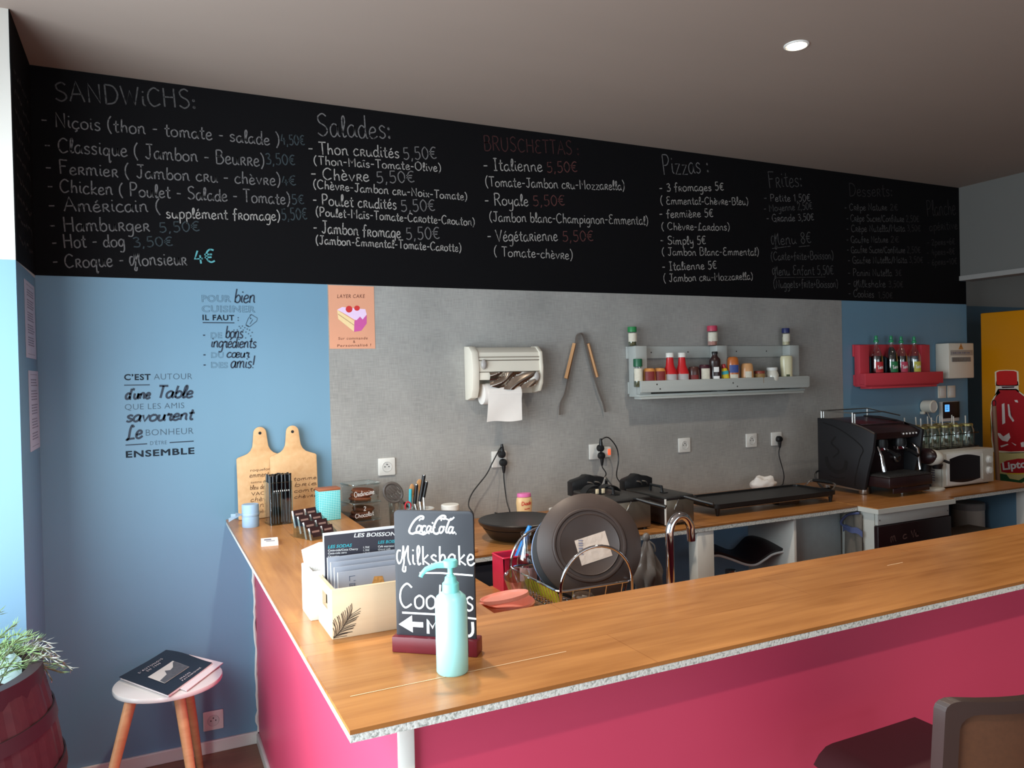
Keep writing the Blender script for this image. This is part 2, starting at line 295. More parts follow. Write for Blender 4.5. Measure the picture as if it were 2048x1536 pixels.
# ---------------------------------------------------------------- lettering: a single-stroke hand and the built-in sans
GL = {}
def _gl(txt):
    for row in txt.strip().split('\n'):
        ch, adv, st = row.split('|', 2)
        strokes = []
        for s_ in st.split(';'):
            straight = s_.startswith('!'); pts = [tuple(float(q) for q in w.split(',')) for w in s_.lstrip('!').split()]
            strokes.append((straight, pts))
        GL[ch] = (float(adv), strokes)
_gl("""a|5|4,4.2 2.3,5 .5,3.4 .6,1 2,0 3.6,1.6 4,4.7;4,4.7 4,1 5,.2
b|5|1.2,9 .9,4 1,.2;1,3 2.8,5 4.5,3.6 4.3,1 2.5,0 1,1
c|4.5|4,4.3 2.2,5 .5,3 .8,.8 2.5,0 4.4,1
d|5|4,3.8 2.2,5 .5,3 1,.4 2.8,.2 4,2.4;4.2,9 4,3 4.3,.3 5,.2
e|4.5|.6,2.4 3.4,3 3.4,4.5 2,5 .6,3.2 .8,.8 2.4,0 4.4,1.2
f|4|3.9,8.2 2.8,9 1.8,7.5 1.7,3 1.5,-1;!0,4.6 3.4,4.8
g|5|4,4 2.4,5 .5,3.2 1,.6 2.8,.5 4,2.6;4.2,4.8 4.2,-1.5 3,-3.6 1,-3.2
h|5|1.2,9 .9,4 .9,0;.9,2.5 2.2,4.7 3.6,4.4 4,2 4.1,0
i|2.2|1,4.8 .9,1.2 2,.2;!1,6.6 1.2,7.3
j|2.5|1.8,4.8 1.8,-2 .8,-3.6 -.4,-3;!1.8,6.6 1.9,7.2
k|4.6|1.2,9 1,4 1,0;!4,4.8 1,2.2 4.4,0
l|2.6|.6,1.5 2.2,6.5 1.8,9 .9,7.5 .9,1.5 1.4,.1 2.6,.8
m|7.6|.8,4.8 .8,0;.8,3 2,4.9 3.2,4.4 3.4,0;3.4,3 4.6,4.9 6,4.4 6.3,1 7.4,.2
n|5.2|.8,4.8 .8,0;.8,3 2.2,4.9 3.7,4.4 4,1 5,.2
o|5|2.5,5 .6,3.6 .8,.9 2.5,0 4.3,1.2 4.3,3.8 2.5,5
p|5|1,4.8 .9,-4;1,3.4 2.6,5 4.4,3.8 4.3,1.2 2.5,0 1,1.2
q|5|4,4 2.2,5 .6,3 1,.6 2.6,.3 4,2.4;4.1,4.8 4,-4 5,-3
r|4.5|!.9,5.2 .9,0;.9,5 2.8,5.3 3.6,4 2.6,2.8 .9,2.6;!2,2.6 4.2,0
s|4.2|3.6,4.2 2.2,5 .8,4 1.6,2.8 3.2,2 3.4,.8 2,0 .5,.7
t|3.7|1.9,8 1.6,2 2.2,.2 3.5,.5;!.2,5.2 3.4,5.5
u|5.2|.8,4.8 .8,1.4 2,0 3.6,1.2 4,4.8;4,4.8 4.1,1 5.2,.2
v|4.6|!.4,4.9 2.2,0 4.2,4.9
w|6.6|!.4,4.8 1.8,0 3.3,4 4.8,0 6.2,4.8
x|4.6|!.6,4.8 4,0;!4,4.8 .6,0
y|5|.8,4.8 1,2 2.6,1.6 4,3;4.2,4.8 4.1,-1.6 2.8,-3.6 .8,-3
z|4.6|!.7,4.8 4,4.8 .6,0 4.3,0
ŕ|4|.4,3.8 1.2,5.2 1.6,4.4 3,4.6 2.6,2 3.2,.1 4.2,.8
A|7|!.4,0 3.4,9 6.6,0;!1.5,3.2 5.6,3.4
B|6.4|!1,9 1,0;1,9 4,9 5,7 3.6,5 1,4.8;1,4.8 4.6,4.8 5.8,2.4 4,.1 1,0
C|6.6|6,7.6 3.6,9 1,6.6 .8,2.6 3,0 6,1.4
D|7|!1,9 1,0;1,9 4.6,8.4 6.4,4.6 4.6,.8 1,0
E|6|5.2,8.4 3,9 1.4,7.4 2.6,5.2 4,5;2.6,5.2 .8,3 2,.3 5.4,.8
F|5.8|!1,9 1.2,0;1,9 5.4,8.8;!1.1,5 4.4,5
G|7|6,7.6 3.6,9 1,6.6 .8,2.6 3,0 6,1.4;!6,-1 6,4 3.8,4
H|7|!1,9 1,0;!5.8,9 5.8,0;!1,4.8 5.8,4.8
I|4|!.6,9 3.4,9;!2,9 2,0;!.6,0 3.4,0
J|5.4|!1,9 5.2,9;3.4,9 3.4,2 2.2,0 .4,1.4
K|6|!1,9 1,0;!5,9 1,4 5.6,0
L|5.8|4.4,7.6 3.2,9 2.2,6 1.8,1.4 .6,0 2.2,.4 5.4,.4
M|8.2|2.6,6.6 1,6.6 .2,3.6 1.2,.6 3,2.8 4.2,9;4.2,9 4.3,2 3.2,-2.4 4.6,-3 5,-.6;4.3,3.4 5.4,6 7,9;7,9 6.7,3 7.8,0
Ḿ|8|!1,0 1,9 3.8,4 6.6,9 6.6,0
N|7|!1,0 1,9 5.8,0 5.8,9
O|7.4|3.6,9 1,7 .8,2.4 3.6,0 6.4,2.4 6.2,7 3.6,9
P|6|!1,9 1,0;1,9 4.2,8.8 5.2,6.6 3.6,4.4 1,4.2
Q|7.4|3.6,9 1,7 .8,2.4 3.6,0 6.4,2.4 6.2,7 3.6,9;!4.4,2 6.8,-.8
R|6.4|!1,9 1,0;1,9 4.2,8.8 5.2,6.8 3.6,4.8 1,4.6;!2.8,4.7 5.8,0
S|6|5.2,8 3.4,9 1.2,7.6 1.8,5.4 4.4,4 5.2,1.8 3,0 .6,1.2
T|6|!.4,9 5.8,9;!3,9 3,0
U|7|1,9 1,2.4 3.4,0 5.8,2.4 5.8,9
V|6.4|!.4,9 3.2,0 6,9
W|9|!.4,9 2.4,0 4.4,7 6.4,0 8.4,9
X|6|!.6,9 5.4,0;!5.4,9 .6,0
Z|6|!.6,9 5.4,9 .6,0 5.6,0
0|5|2.5,9 .6,6.5 .7,2.4 2.4,0 4.2,2.4 4.3,6.5 2.5,9
1|3.4|!.4,6.6 2,9 2,0
2|5|.8,7 2.4,9 4.2,7 2.6,3.4 .6,0;!.6,0 4.6,.2
3|5|.8,8 2.8,9 4,7.2 2.2,5;2.2,5 4.4,3.6 3.6,.6 .6,.8
4|5|!2.4,9 .6,3.4 4.6,3.4;!3.4,6 3.4,0
5|5|!4.2,9 1.4,9 1.1,5;1.1,5 3.6,5.2 4.2,2 2.4,0 .6,.9
6|5|3.8,9 1.4,6 .7,2 2.4,0 4.2,1.8 3.2,4.4 .9,3
8|5|2.6,4.8 .8,7 2.6,9 4.2,7 2.6,4.8 .6,2.2 2.6,0 4.4,2.2 2.6,4.8
9|5|4.2,7 2.4,9 .8,6.6 2.6,4.8 4.2,7;4.2,7 3.6,0
€|5.4|5,8 3.2,8.6 1.4,6.5 1.3,2.4 3,.4 5,1.2;!.2,5.4 4,5.4;!.2,3.6 3.6,3.6
(|3.4|2.8,9.6 1,6.4 .9,2 2.6,-1.6
)|3.4|.6,9.6 2.4,6.4 2.5,2 .8,-1.6
-|4|!.5,3.6 3.4,3.7
→|5|!.4,3.6 4.4,3.6;!3,5 4.4,3.6 3,2.4
:|2.6|1.2,4.6 .8,4 1.4,3.7 1.2,4.6;1.2,1.2 .8,.6 1.4,.3 1.2,1.2
,|2.2|!1.2,.8 .6,-1.6
+|4.6|!.6,3.4 4,3.4;!2.3,5.2 2.3,1.6
/|4|!.6,-1 3.6,9.4
'|2|!1,9.4 .8,7.4
!|2.4|!1.2,9.6 1.2,2.4;!1.2,.6 1.2,0
&|6|5,0 1.6,6.6 2.4,8.8 3.8,7.4 1,2.6 1.8,.2 4,.6 5.2,3.4
.|2|!.9,.5 1.1,0
œ|8|2.5,5 .6,3.6 .8,.9 2.5,0 4.1,1.2 4.1,3.8 2.5,5;4.1,2.4 6.9,3 6.9,4.5 5.5,5 4.2,3.4 4.4,.8 6,0 7.8,1.2
"""+' |3|!0,-50 0,-50')
for new, base, acc in (('é', 'e', [(True, [(1.8, 6.2), (3.2, 7.8)])]), ('è', 'e', [(True, [(1, 7.8), (2.4, 6.2)])]), ('ê', 'e', [(True, [(.8, 6.2), (2, 7.6), (3.2, 6.2)])]),
                       ('ï', 'i', [(True, [(.2, 7), (.4, 6.4)]), (True, [(1.8, 7), (2, 6.4)])]), ('ç', 'c', [(False, [(2.4, 0), (3, -1), (1.8, -1.8)])]), ('à', 'a', [(True, [(1.4, 7.6), (2.6, 6.2)])]), ('î', 'i', [(True, [(.2, 6.2), (1.2, 7.4), (2.2, 6.2)])]),
                       ('É', 'E', [(True, [(2, 10), (4, 11.4)])])):
    GL[new] = (GL[base][0], GL[base][1]+acc)
def _cr(pts, k):
    if len(pts) < 3: return pts
    return [(p.x, p.y) for p in smooth_path([(a, b, 0) for a, b in pts], k)]
def hand(b, text, p0, p1, h, w, mp, shear=0., jit=.25, k=3, gap=.4):
    """handwriting from p0 to p1 (plane coordinates of the baseline), capitals h high, stroke w wide"""
    rnd = random.Random(text); total = sum(GL[c][0]+gap for c in text if c in GL)
    dx, dy = p1[0]-p0[0], p1[1]-p0[1]; L = math.hypot(dx, dy); ux, uy = dx/L, dy/L; sx = L/total; sy = h/9; x = 0
    for c in text:
        if c not in GL: continue
        adv, strokes = GL[c]; j = (rnd.uniform(-jit, jit), rnd.uniform(-jit, jit), rnd.uniform(1-jit*.25, 1+jit*.25))
        if c != ' ':
            for straight, pts in strokes:
                q = pts if straight else _cr(pts, k)
                q = [((x+a+shear*bb+j[0]*.4)*sx, (bb*j[2]+j[1])*sy) for a, bb in q]
                b.ribbon([(p0[0]+ux*a-uy*bb, p0[1]+uy*a+ux*bb) for a, bb in q], w, mp)
        x += adv+gap
    return b
def sans(b, text, p0, p1, h, mp, bold=0., outline=0., shear=0., space=1.0):
    """block capitals in the built-in sans, stretched from p0 to p1, h high"""
    cu = bpy.data.curves.new('t', 'FONT'); cu.body = text; cu.size = 1; cu.resolution_u = 3; cu.space_character = space; cu.offset = bold
    if outline: cu.fill_mode = 'NONE'; cu.bevel_depth = outline; cu.bevel_resolution = 0
    o = bpy.data.objects.new('t', cu); C.objects.link(o); dg = bpy.context.evaluated_depsgraph_get(); me = bpy.data.meshes.new_from_object(o.evaluated_get(dg))
    C.objects.unlink(o); bpy.data.objects.remove(o); bpy.data.curves.remove(cu)
    if not me.vertices: return b
    xs = [v.co.x for v in me.vertices]; x0, x1 = min(xs), max(xs)
    dx, dy = p1[0]-p0[0], p1[1]-p0[1]; L = math.hypot(dx, dy); ux, uy = dx/L, dy/L; k = L/(x1-x0); sy = h/.727
    vs = []
    for v in me.vertices:
        bb = v.co.y*sy; a = (v.co.x-x0)*k+shear*bb
        vs.append(b.bm.verts.new(mp(p0[0]+ux*a-uy*bb, p0[1]+uy*a+ux*bb)))
    for f in me.polygons: b.face([vs[i] for i in f.vertices])
    bpy.data.meshes.remove(me); return b
ZB, ZC, ZS = .9743, .8637, .80        # tops of the bar, of the back counter and of the sink counter

# ================================================================ the setting
m_blue = mat('blue_wall_paint', (112, 150, 174), .45, var=.05, scale=2.5, stretch=(1.6, 1, .4))
m_white = mat('white_wall_paint', (205, 200, 192), .6, var=.03, scale=4)
m_ceil = mat('ceiling_paint', (146, 131, 121), .8, var=.05, scale=1.6, stretch=(.6, 2, 1))
m_linen = linen('grey_linen_wall_covering', (128, 127, 124), (178, 175, 170))
m_floor = wood('floor_laminate', (112, 72, 56), (150, 102, 80), rot=0, plank=(1.2, .14), rough=.4)
m_trim = mat('white_gloss_paint', (225, 222, 214), .4, var=.03, scale=8)
XR, XR2, HC, ZBD = 5.504, 5.57, 2.7946, 1.9865
b = B()
b.mi = 0; b.box(-.5, 1.1196, 0, .15, 0, HC); b.box(1.1196, XR2, 0, .15, 0, .82); b.box(4.3454, XR2, 0, .15, .82, HC); b.box(1.1196, 4.3454, 0, .15, ZBD, HC)
b.mi = 1; b.box(1.1196, 4.3454, -.0015, .15, .82, ZBD)
struct('wall_back', b, [m_blue, m_linen])
b = B(); b.mi = 0; b.box(-.5, 0, -.485, 0, 0, 1.975); b.mi = 1; b.box(-.5, 0, -.485, 0, 1.975, HC)
b.mi = 0; b.box(-.5, 0, -6.1, -3.4, 0, 1.975); b.mi = 1; b.box(-.5, 0, -6.1, -3.4, 1.975, HC)
struct('wall_left', b, [m_blue, m_white])
struct('floor', B().box(-.6, 8.5, -6.2, 1.2, -.05, 0), m_floor)
struct('ceiling', B().box(-.6, 8.5, -6.2, 1.2, HC, HC+.1), m_ceil)
m_beam = mat('beam_paint', (112, 110, 106), .7, var=.03, scale=5)
b = B(); b.box(XR, XR+.12, -6.1, -.001, 2.175, HC); b.box(XR, XR+.12, -6.1, -2.9, 0, 2.175); struct('wall_right', b, m_beam)
struct('trim_1', B().box(XR-.012, XR+.13, -2.9, -.002, 2.148, 2.18), mat('beam_trim_paint', (158, 154, 150), .6, var=.03))
b = B(); b.mi = 0; b.box(XR2, 8.5, .45, .6, 0, 2.03); b.mi = 1; b.box(XR2, 8.5, .45, .6, 2.03, HC); b.mi = 0; b.box(XR2-.1, XR2, .15, .6, 0, 2.03); b.mi = 1; b.box(XR2-.1, XR2, .15, .6, 2.03, HC)
b.mi = 1; b.box(8.4, 8.5, -6.1, .45, 0, HC); struct('wall_recess', b, [m_blue, m_white])
b = B(); b.box(-.5, .3, -6.2, -6.05, 0, HC); b.box(4.3, 8.5, -6.2, -6.05, 0, HC); b.box(.3, 4.3, -6.2, -6.05, 0, .3); b.box(.3, 4.3, -6.2, -6.05, 2.4, HC)
struct('wall_front', b, m_white)
b = B()
for x in (.3, 1.6, 2.95, 4.25): b.box(x, x+.05, -6.16, -6.09, .3, 2.4)
b.box(.3, 4.3, -6.16, -6.09, .3, .36); b.box(.3, 4.3, -6.16, -6.09, 2.34, 2.4)
b.mi = 1; b.box(.3, 4.3, -6.13, -6.124, .3, 2.4); struct('window_1', b, [m_trim, glass('window_glass', strength=.1)])
struct('baseboard_back', B().box(0, .774, -.014, 0, 0, .052, .003), m_trim)
struct('baseboard_left', B().box(0, .014, -.48, -.014, 0, .052, .003), m_trim)

# ---------------------------------------------------------------- menu board painted around the corner
m_board = mat('blackboard_paint', (13, 12, 14), .8, spec=.12, var=.10, scale=3)
board = thing('menu_board', 'long black chalkboard menu band running under the ceiling', 'menu board', (2.75, 0, 2.39))
b = B(); b.prism([(-2.75, 2.7935-2.39), (XR-2.75, 2.7935-2.39), (XR-2.75, 2.147-2.39), (XR2-2.755, 2.147-2.39), (XR2-2.755, ZBD-2.39), (-2.75, ZBD-2.39)], -.003, -.0002, 'y')
part(board, 'panel', b, m_board, smooth=False)
b = B(); edge = [(-.487, 2.7935), (-.49, 2.62), (-.478, 2.5), (-.486, 2.3), (-.487, ZBD-.012), (-.003, ZBD), (-.003, 2.7935)]
b.prism([(y, z-2.39) for y, z in edge], -2.7498, -2.747, 'x'); part(board, 'side_panel', b, m_board, smooth=False, label='narrow end of the chalkboard on the side wall, chalk smudged away')
ck = {k: chalk('chalk_'+k, c) for k, c in dict(white=(160, 155, 151), soft=(112, 109, 109), grey=(84, 82, 82), dim=(60, 57, 57), red=(92, 56, 54), dimred=(66, 40, 40), green=(58, 66, 70), cyan=(92, 160, 166)).items()}
def chalk_block(name, rows):
    """rows: text, start pixel, end pixel, capital height in photo pixels, colour, stroke width"""
    bs = {}
    for t, s, e, hp, col, wd_ in rows:
        p, q = W(*s), W(*e); px = (p[0]-2.75, p[1]-2.39); qx = (q[0]-2.75, q[1]-2.39)
        hm = 1.04*(W(s[0], s[1]-hp)[1]-p[1])
        if col not in bs: bs[col] = B()
        hand(bs[col], t, px, qx, hm, wd_*.001, lambda a, c: (a, -.0036, c))
    cols = sorted(bs); allb = B()
    for i, c in enumerate(cols):
        me = bs[c].mesh('t', [ck[c]], False); n0 = len(allb.bm.faces); allb.bm.from_mesh(me); allb.bm.faces.ensure_lookup_table()
        for f in allb.bm.faces[n0:]: f.material_index = i
        bpy.data.meshes.remove(me)
    part(board, name, allb, [ck[c] for c in cols], smooth=False)
chalk_block('sandwich_lettering', [
    ('SANDWiCHS:', (109, 202), (396, 219), 37, 'grey', 6),
    ('- Niçois (thon - tomate - salade )', (82, 252), (561, 292), 27, 'soft', 5), ('4,50€', (562, 290), (611, 291), 20, 'green', 5),
    ('- Classique ( Jambon - Beurre)', (89, 303), (531, 334), 28, 'soft', 5), ('3,50€', (531, 330), (592, 331), 21, 'green', 5),
    ('- Fermier ( Jambon cru - chèvre)', (91, 347), (563, 372), 26, 'soft', 5), ('4€', (563, 372), (594, 372), 19, 'green', 5),
    ('- Chicken ( Poulet - Salade - Tomate)', (95, 384), (582, 410), 26, 'soft', 5), ('5€', (583, 409), (610, 409), 19, 'green', 5),
    ('- Américain (', (97, 423), (324, 425), 27, 'soft', 5), ('supplément fromage)', (332, 436), (562, 442), 21, 'white', 4.5), ('5,50€', (563, 440), (616, 440), 22, 'green', 5),
    ('- Hamburger', (99, 463), (302, 463), 27, 'soft', 5), ('5,50€', (318, 465), (402, 463), 19, 'green', 5),
    ('- Hot - dog', (104, 497), (252, 494), 26, 'soft', 5), ('3,50€', (266, 496), (348, 492), 19, 'green', 5),
    ('- Croque - Monsieur', (106, 536), (376, 530), 27, 'soft', 5), ('4€', (388, 528), (433, 526), 26, 'cyan', 7)])
chalk_block('salad_lettering', [
    ('Salades:', (634, 273), (786, 279), 44, 'soft', 5.5),
    ('- Thon crudités', (616, 308), (800, 316), 23, 'white', 5), ('5,50€', (806, 319), (875, 319), 23, 'soft', 5), ('(Thon-Ḿaïs-Tomate-Olive)', (627, 329), (883, 344), 17, 'white', 4.5),
    ('- Chèvre', (621, 358), (740, 364), 23, 'white', 5), ('5,50€', (752, 366), (831, 366), 22, 'soft', 5), ('(Chèvre-Jambon cru-Noix-Tomate)', (626, 377), (935, 401), 17, 'white', 4.5),
    ('- Poulet crudités', (625, 410), (794, 419), 22, 'white', 5), ('5,50€', (801, 423), (872, 423), 22, 'soft', 5), ('(Poulet-Ḿaïs-Tomate-Carotte-Croûton)'.replace('û', 'u'), (631, 432), (950, 452), 17, 'white', 4.5),
    ('- Jambon fromage', (626, 466), (802, 477), 23, 'white', 5), ('5,50€', (811, 479), (881, 479), 23, 'soft', 5), ('(Jambon-Emmental-Tomate-Carotte)', (631, 488), (923, 504), 17, 'white', 4.5)])
chalk_block('bruschetta_lettering', [
    ('BRUSCHETTAS :', (967, 301), (1160, 311), 27, 'dimred', 5.5),
    ('- Italienne', (966, 341), (1086, 344), 23, 'white', 5), ('5,50€', (1093, 345), (1156, 345), 20, 'red', 5), ('(Tomate-Jambon cru-Ḿozzarella)', (970, 373), (1250, 381), 19, 'white', 4.5),
    ('- Royale', (969, 411), (1058, 412), 23, 'white', 5), ('5,50€', (1065, 412), (1131, 412), 20, 'red', 5), ('(Jambon blanc-Champignon-Emmental)', (978, 443), (1297, 450), 19, 'white', 4.5),
    ('- Végétarienne', (974, 483), (1116, 482), 22, 'white', 5), ('5,50€', (1124, 483), (1188, 483), 20, 'red', 5), ('( Tomate-chèvre)', (987, 512), (1146, 519), 19, 'white', 4.5)])
chalk_block('pizza_lettering', [
    ('Pizzas :', (1325, 350), (1420, 346), 36, 'soft', 5.5),
    ('- 3 fromages 5€', (1318, 384), (1448, 381), 16, 'white', 5), ('( Emmental-Chèvre-Bleu)', (1320, 409), (1497, 410), 15, 'white', 4.5),
    ('- fermière 5€', (1318, 436), (1427, 434), 16, 'white', 5), ('( Chèvre-Lardons)', (1322, 460), (1460, 461), 15, 'white', 4.5),
    ('- Simply 5€', (1320, 489), (1412, 489), 16, 'white', 5), ('( Jambon Blanc-Emmental)', (1323, 511), (1518, 511), 15, 'white', 4.5),
    ('- Italienne 5€', (1323, 541), (1434, 538), 16, 'white', 5), ('( Jambon cru-Ḿozzarella)', (1326, 564), (1506, 559), 15, 'white', 4.5)])
chalk_block('fries_lettering', [
    ('Frites:', (1536, 376), (1606, 373), 32, 'grey', 5),
    ('- Petite 1,50€', (1527, 403), (1621, 403), 14, 'soft', 4.5), ('- Ḿoyenne 2,50€', (1527, 424), (1625, 419), 14, 'grey', 4.5), ('- Grande 3,50€', (1532, 444), (1628, 441), 14, 'soft', 4.5),
    ('Menu 8€', (1542, 491), (1623, 486), 22, 'grey', 5), ('-', (1538, 507), (1594, 500), 22, 'grey', 4), ('-', (1594, 503), (1627, 500), 22, 'grey', 4),
    ('(Carte+frite+Boisson)', (1541, 521), (1667, 518), 16, 'grey', 4.5),
    ('Menu Enfant 5,50€', (1544, 551), (1667, 549), 18, 'grey', 4.5), ('-', (1530, 563), (1684, 561), 18, 'dim', 4), ('(Nuggets+frite+Boisson)', (1546, 576), (1676, 575), 16, 'grey', 4.5)])
chalk_block('dessert_lettering', [
    ('Desserts:', (1697, 393), (1786, 393), 24, 'dim', 5),
    ('- Crêpe Nature', (1688, 421), (1774, 421), 13, 'grey', 4.5), ('2€', (1779, 421), (1796, 421), 12, 'dim', 4.5), ('- Crêpe Sucre/Confiture', (1692, 443), (1808, 444), 13, 'grey', 4.5), ('2,50€', (1811, 444), (1838, 444), 12, 'dim', 4.5),
    ('- Crêpe Nutella/Ḿaïta', (1692, 464), (1810, 463), 13, 'grey', 4.5), ('3,50€', (1813, 463), (1841, 463), 12, 'dim', 4.5), ('- Gaufre Nature', (1692, 486), (1776, 485), 13, 'grey', 4.5), ('2€', (1780, 485), (1798, 485), 12, 'dim', 4.5),
    ('- Gaufre Sucre/Confiture', (1693, 506), (1810, 506), 13, 'grey', 4.5), ('2,50€', (1813, 506), (1841, 506), 12, 'dim', 4.5), ('- Gaufre Nutella/Ḿaïta', (1695, 527), (1814, 526), 13, 'grey', 4.5), ('3,50€', (1817, 526), (1846, 526), 12, 'dim', 4.5),
    ('- Panini Nutella', (1695, 552), (1784, 552), 13, 'grey', 4.5), ('3€', (1789, 552), (1803, 552), 12, 'dim', 4.5), ('- Milkshake', (1695, 574), (1771, 575), 14, 'grey', 4.5), ('3,50€', (1776, 575), (1806, 575), 12, 'dim', 4.5), ('- Cookies', (1696, 594), (1748, 595), 14, 'grey', 4.5), ('1,50€', (1755, 596), (1785, 597), 12, 'dim', 4.5)])
chalk_block('platter_lettering', [
    ('Planche', (1853, 433), (1912, 429), 31, 'dim', 5), ('apéritive', (1858, 462), (1915, 458), 17, 'dim', 4.5),
    ('- 2pers→6€', (1853, 491), (1910, 489), 12, 'dim', 4.5), ('- 4pers→8€', (1853, 511), (1910, 509), 12, 'dim', 4.5), ('- 6pers→10€', (1854, 531), (1914, 528), 12, 'dim', 4.5)])
# rubbed-out chalk on the side piece
b = B(); rnd = random.Random(3)
for i in range(9):
    z = 2.62-.07*i
    for k in range(6):
        y = -.43+.062*k+rnd.uniform(0, .01); b.ribbon([(y, z+rnd.uniform(-.012, .012)), (y+.02, z+rnd.uniform(-.012, .012)), (y+.045, z+rnd.uniform(-.012, .012))], .009, lambda a, c: (-2.7466, a, c-2.39))
part(board, 'chalk_smudges', b, ck['dim'], smooth=False)

# ---------------------------------------------------------------- wall stickers
m_dark = mat('navy_vinyl', (24, 42, 62), .5, var=.03); m_thin = mat('grey_blue_vinyl', (58, 82, 100), .5, var=.03)
def px(s, u, v, o=(220, 560), k=.26367): return W(o[0]+u*k, o[1]+v*k)
def sticker(name, label, origin, items):
    t = thing(name, label, 'wall sticker', (origin[0], 0, origin[1])); bs = {}
    mp = lambda a, c: (a-origin[0], -.0012, c-origin[1])
    for kind, text, p0, p1, hp in items:
        P, Q = px(0, *p0), px(0, *p1); hm = px(0, p0[0], p0[1]-hp)[1]-P[1]
        key = {'bold': 'bold_lettering', 'thin': 'thin_lettering', 'outline': 'outline_lettering', 'script': 'script_lettering', 'fine': 'script_lettering', 'line': 'rule_line', 'dash': 'rule_line'}[kind]
        bb = bs.setdefault(key, B())
        if kind == 'bold': [sans(bb, text, P, Q, hm, mp, outline=o_, space=1.12) for o_ in (0, .024)]
        elif kind == 'thin': sans(bb, text, P, Q, hm, mp, bold=-.012, space=1.05)
        elif kind == 'outline': sans(bb, text, P, Q, hm, mp, bold=.012, outline=.009, space=1.08)
        elif kind == 'script': hand(bb, text, P, Q, hm, .0085, mp, shear=.22, jit=0, k=5, gap=-.1)
        elif kind == 'fine': hand(bb, text, P, Q, hm, .0055, mp, shear=.18, jit=0, k=5, gap=-.1)
        else: bb.ribbon([P, Q], .004 if kind == 'line' else .005, mp)
    return t, bs, mp
o1 = px(0, 905, 665)
t1, bs, mp1 = sticker('wall_sticker', 'dark lettering decal on the blue wall, with a salt shaker drawing', o1, [
    ('outline', 'POUR', (697, 165), (918, 166), 52), ('fine', 'bien', (938, 172), (1100, 174), 105), ('outline', 'CUISINER', (697, 242), (1103, 244), 50),
    ('bold', 'IL FAUT', (702, 304), (942, 306), 42), ('line', '', (703, 323), (943, 325), 0), ('dash', '', (705, 419), (722, 419), 0), ('outline', 'DE', (765, 440), (850, 441), 44), ('fine', 'bons', (872, 439), (1008, 441), 92),
    ('fine', 'ingŕédients', (763, 511), (1108, 515), 84), ('dash', '', (708, 568), (725, 568), 0), ('outline', 'DU', (768, 589), (862, 590), 42), ('fine', 'cœuŕ', (882, 587), (1055, 588), 68),
    ('dash', '', (709, 645), (726, 645), 0), ('outline', 'DES', (767, 665), (894, 667), 44), ('fine', 'amis!', (912, 666), (1092, 668), 90)])
bb = B()
q = lambda *uv: px(0, *uv)
for poly in ([(1072, 262), (1118, 290), (1112, 312), (1058, 355), (1030, 338), (1048, 292), (1072, 262)], [(1058, 268), (1072, 262)], [(1082, 300), (1060, 335)], [(1064, 285), (1072, 296), (1062, 296), (1064, 285)]):
    bb.ribbon([q(*p) for p in poly], .0028, mp1)
bb.flat([q(*p) for p in ((1030, 338), (1058, 352), (1048, 358), (1028, 346))], mp1)
rnd = random.Random(5)
for u, v in ((972, 286), (972, 306), (980, 352), (1004, 350), (1022, 362), (1040, 372), (1058, 380), (1078, 398), (1010, 380), (1030, 395), (1050, 408), (1066, 425), (1028, 440), (990, 365), (940, 380), (965, 378)):
    c = q(u, v); bb.flat([(c[0]+.0032*math.cos(k*1.257), c[1]+.0032*math.sin(k*1.257)) for k in range(5)], mp1)
part(t1, 'salt_shaker_drawing', bb, m_thin, smooth=False)
for k, v in bs.items(): part(t1, k, v, m_thin if 'outline' in k else m_dark, smooth=False)
o2 = px(0, 370, 1030)
t2, bs, mp2 = sticker('wall_sticker', 'big lettering decal on the blue wall above the white side stool', o2, [
    ('bold', "C’EST", (107, 759), (308, 757), 46), ('thin', 'AUTOUR', (333, 756), (623, 752), 48), ('line', '', (107, 798), (302, 795), 0),
    ('script', "d'une", (112, 903), (303, 899), 78), ('script', 'Table', (345, 895), (624, 892), 92), ('thin', 'QUE LES AMIS', (113, 985), (563, 971), 46),
    ('script', 'savouŕent', (116, 1076), (630, 1058), 88), ('script', 'Le', (118, 1215), (246, 1196), 104), ('thin', 'BONHEUR', (272, 1181), (633, 1166), 50),
    ('line', '', (118, 1252), (282, 1242), 0), ('thin', "D’ÊTRE", (305, 1251), (431, 1245), 29), ('line', '', (452, 1233), (635, 1222), 0), ('bold', 'ENSEMBLE', (121, 1347), (640, 1317), 50)])
for k, v in bs.items(): part(t2, k, v, m_thin if 'thin' in k else m_dark, smooth=False)

# ---------------------------------------------------------------- bar with its pink front
m_pink = mat('raspberry_paint', (202, 68, 100), .42, var=.04, scale=3)
m_chip = chipboard('chipboard_edge')
m_top = wood('oak_laminate', (150, 94, 46), (204, 142, 82), rough=.26, plank=(1.25, .19))
m_topr = wood('oak_laminate_turned', (150, 94, 46), (204, 142, 82), rot=math.pi/2, rough=.26, plank=(1.25, .19))
bar = thing('bar_counter', 'raspberry pink painted bar base under the oak worktop', 'bar', (.79, -2.09, 0))
def off(b, t): b.bm.verts.ensure_lookup_table(); bmesh.ops.translate(b.bm, verts=b.bm.verts[:], vec=-Vector(t.location)); return b
part(bar, 'side_panel', off(B().box(.778, .802, -2.096, -.003, 0, .952), bar), m_pink)
part(bar, 'front_panel', off(B().box(.806, 4.7, -2.094, -2.07, 0, .952), bar), m_pink)
part(bar, 'corner_post', off(B().box(.775, .8055, -2.106, -2.0961, 0, .952, .002), bar), m_trim, label='white corner strip')
part(bar, 'skirting', off(B().box(.766, .778, -2.1, -.016, 0, .045, .002), bar), m_trim, label='white skirting strip')
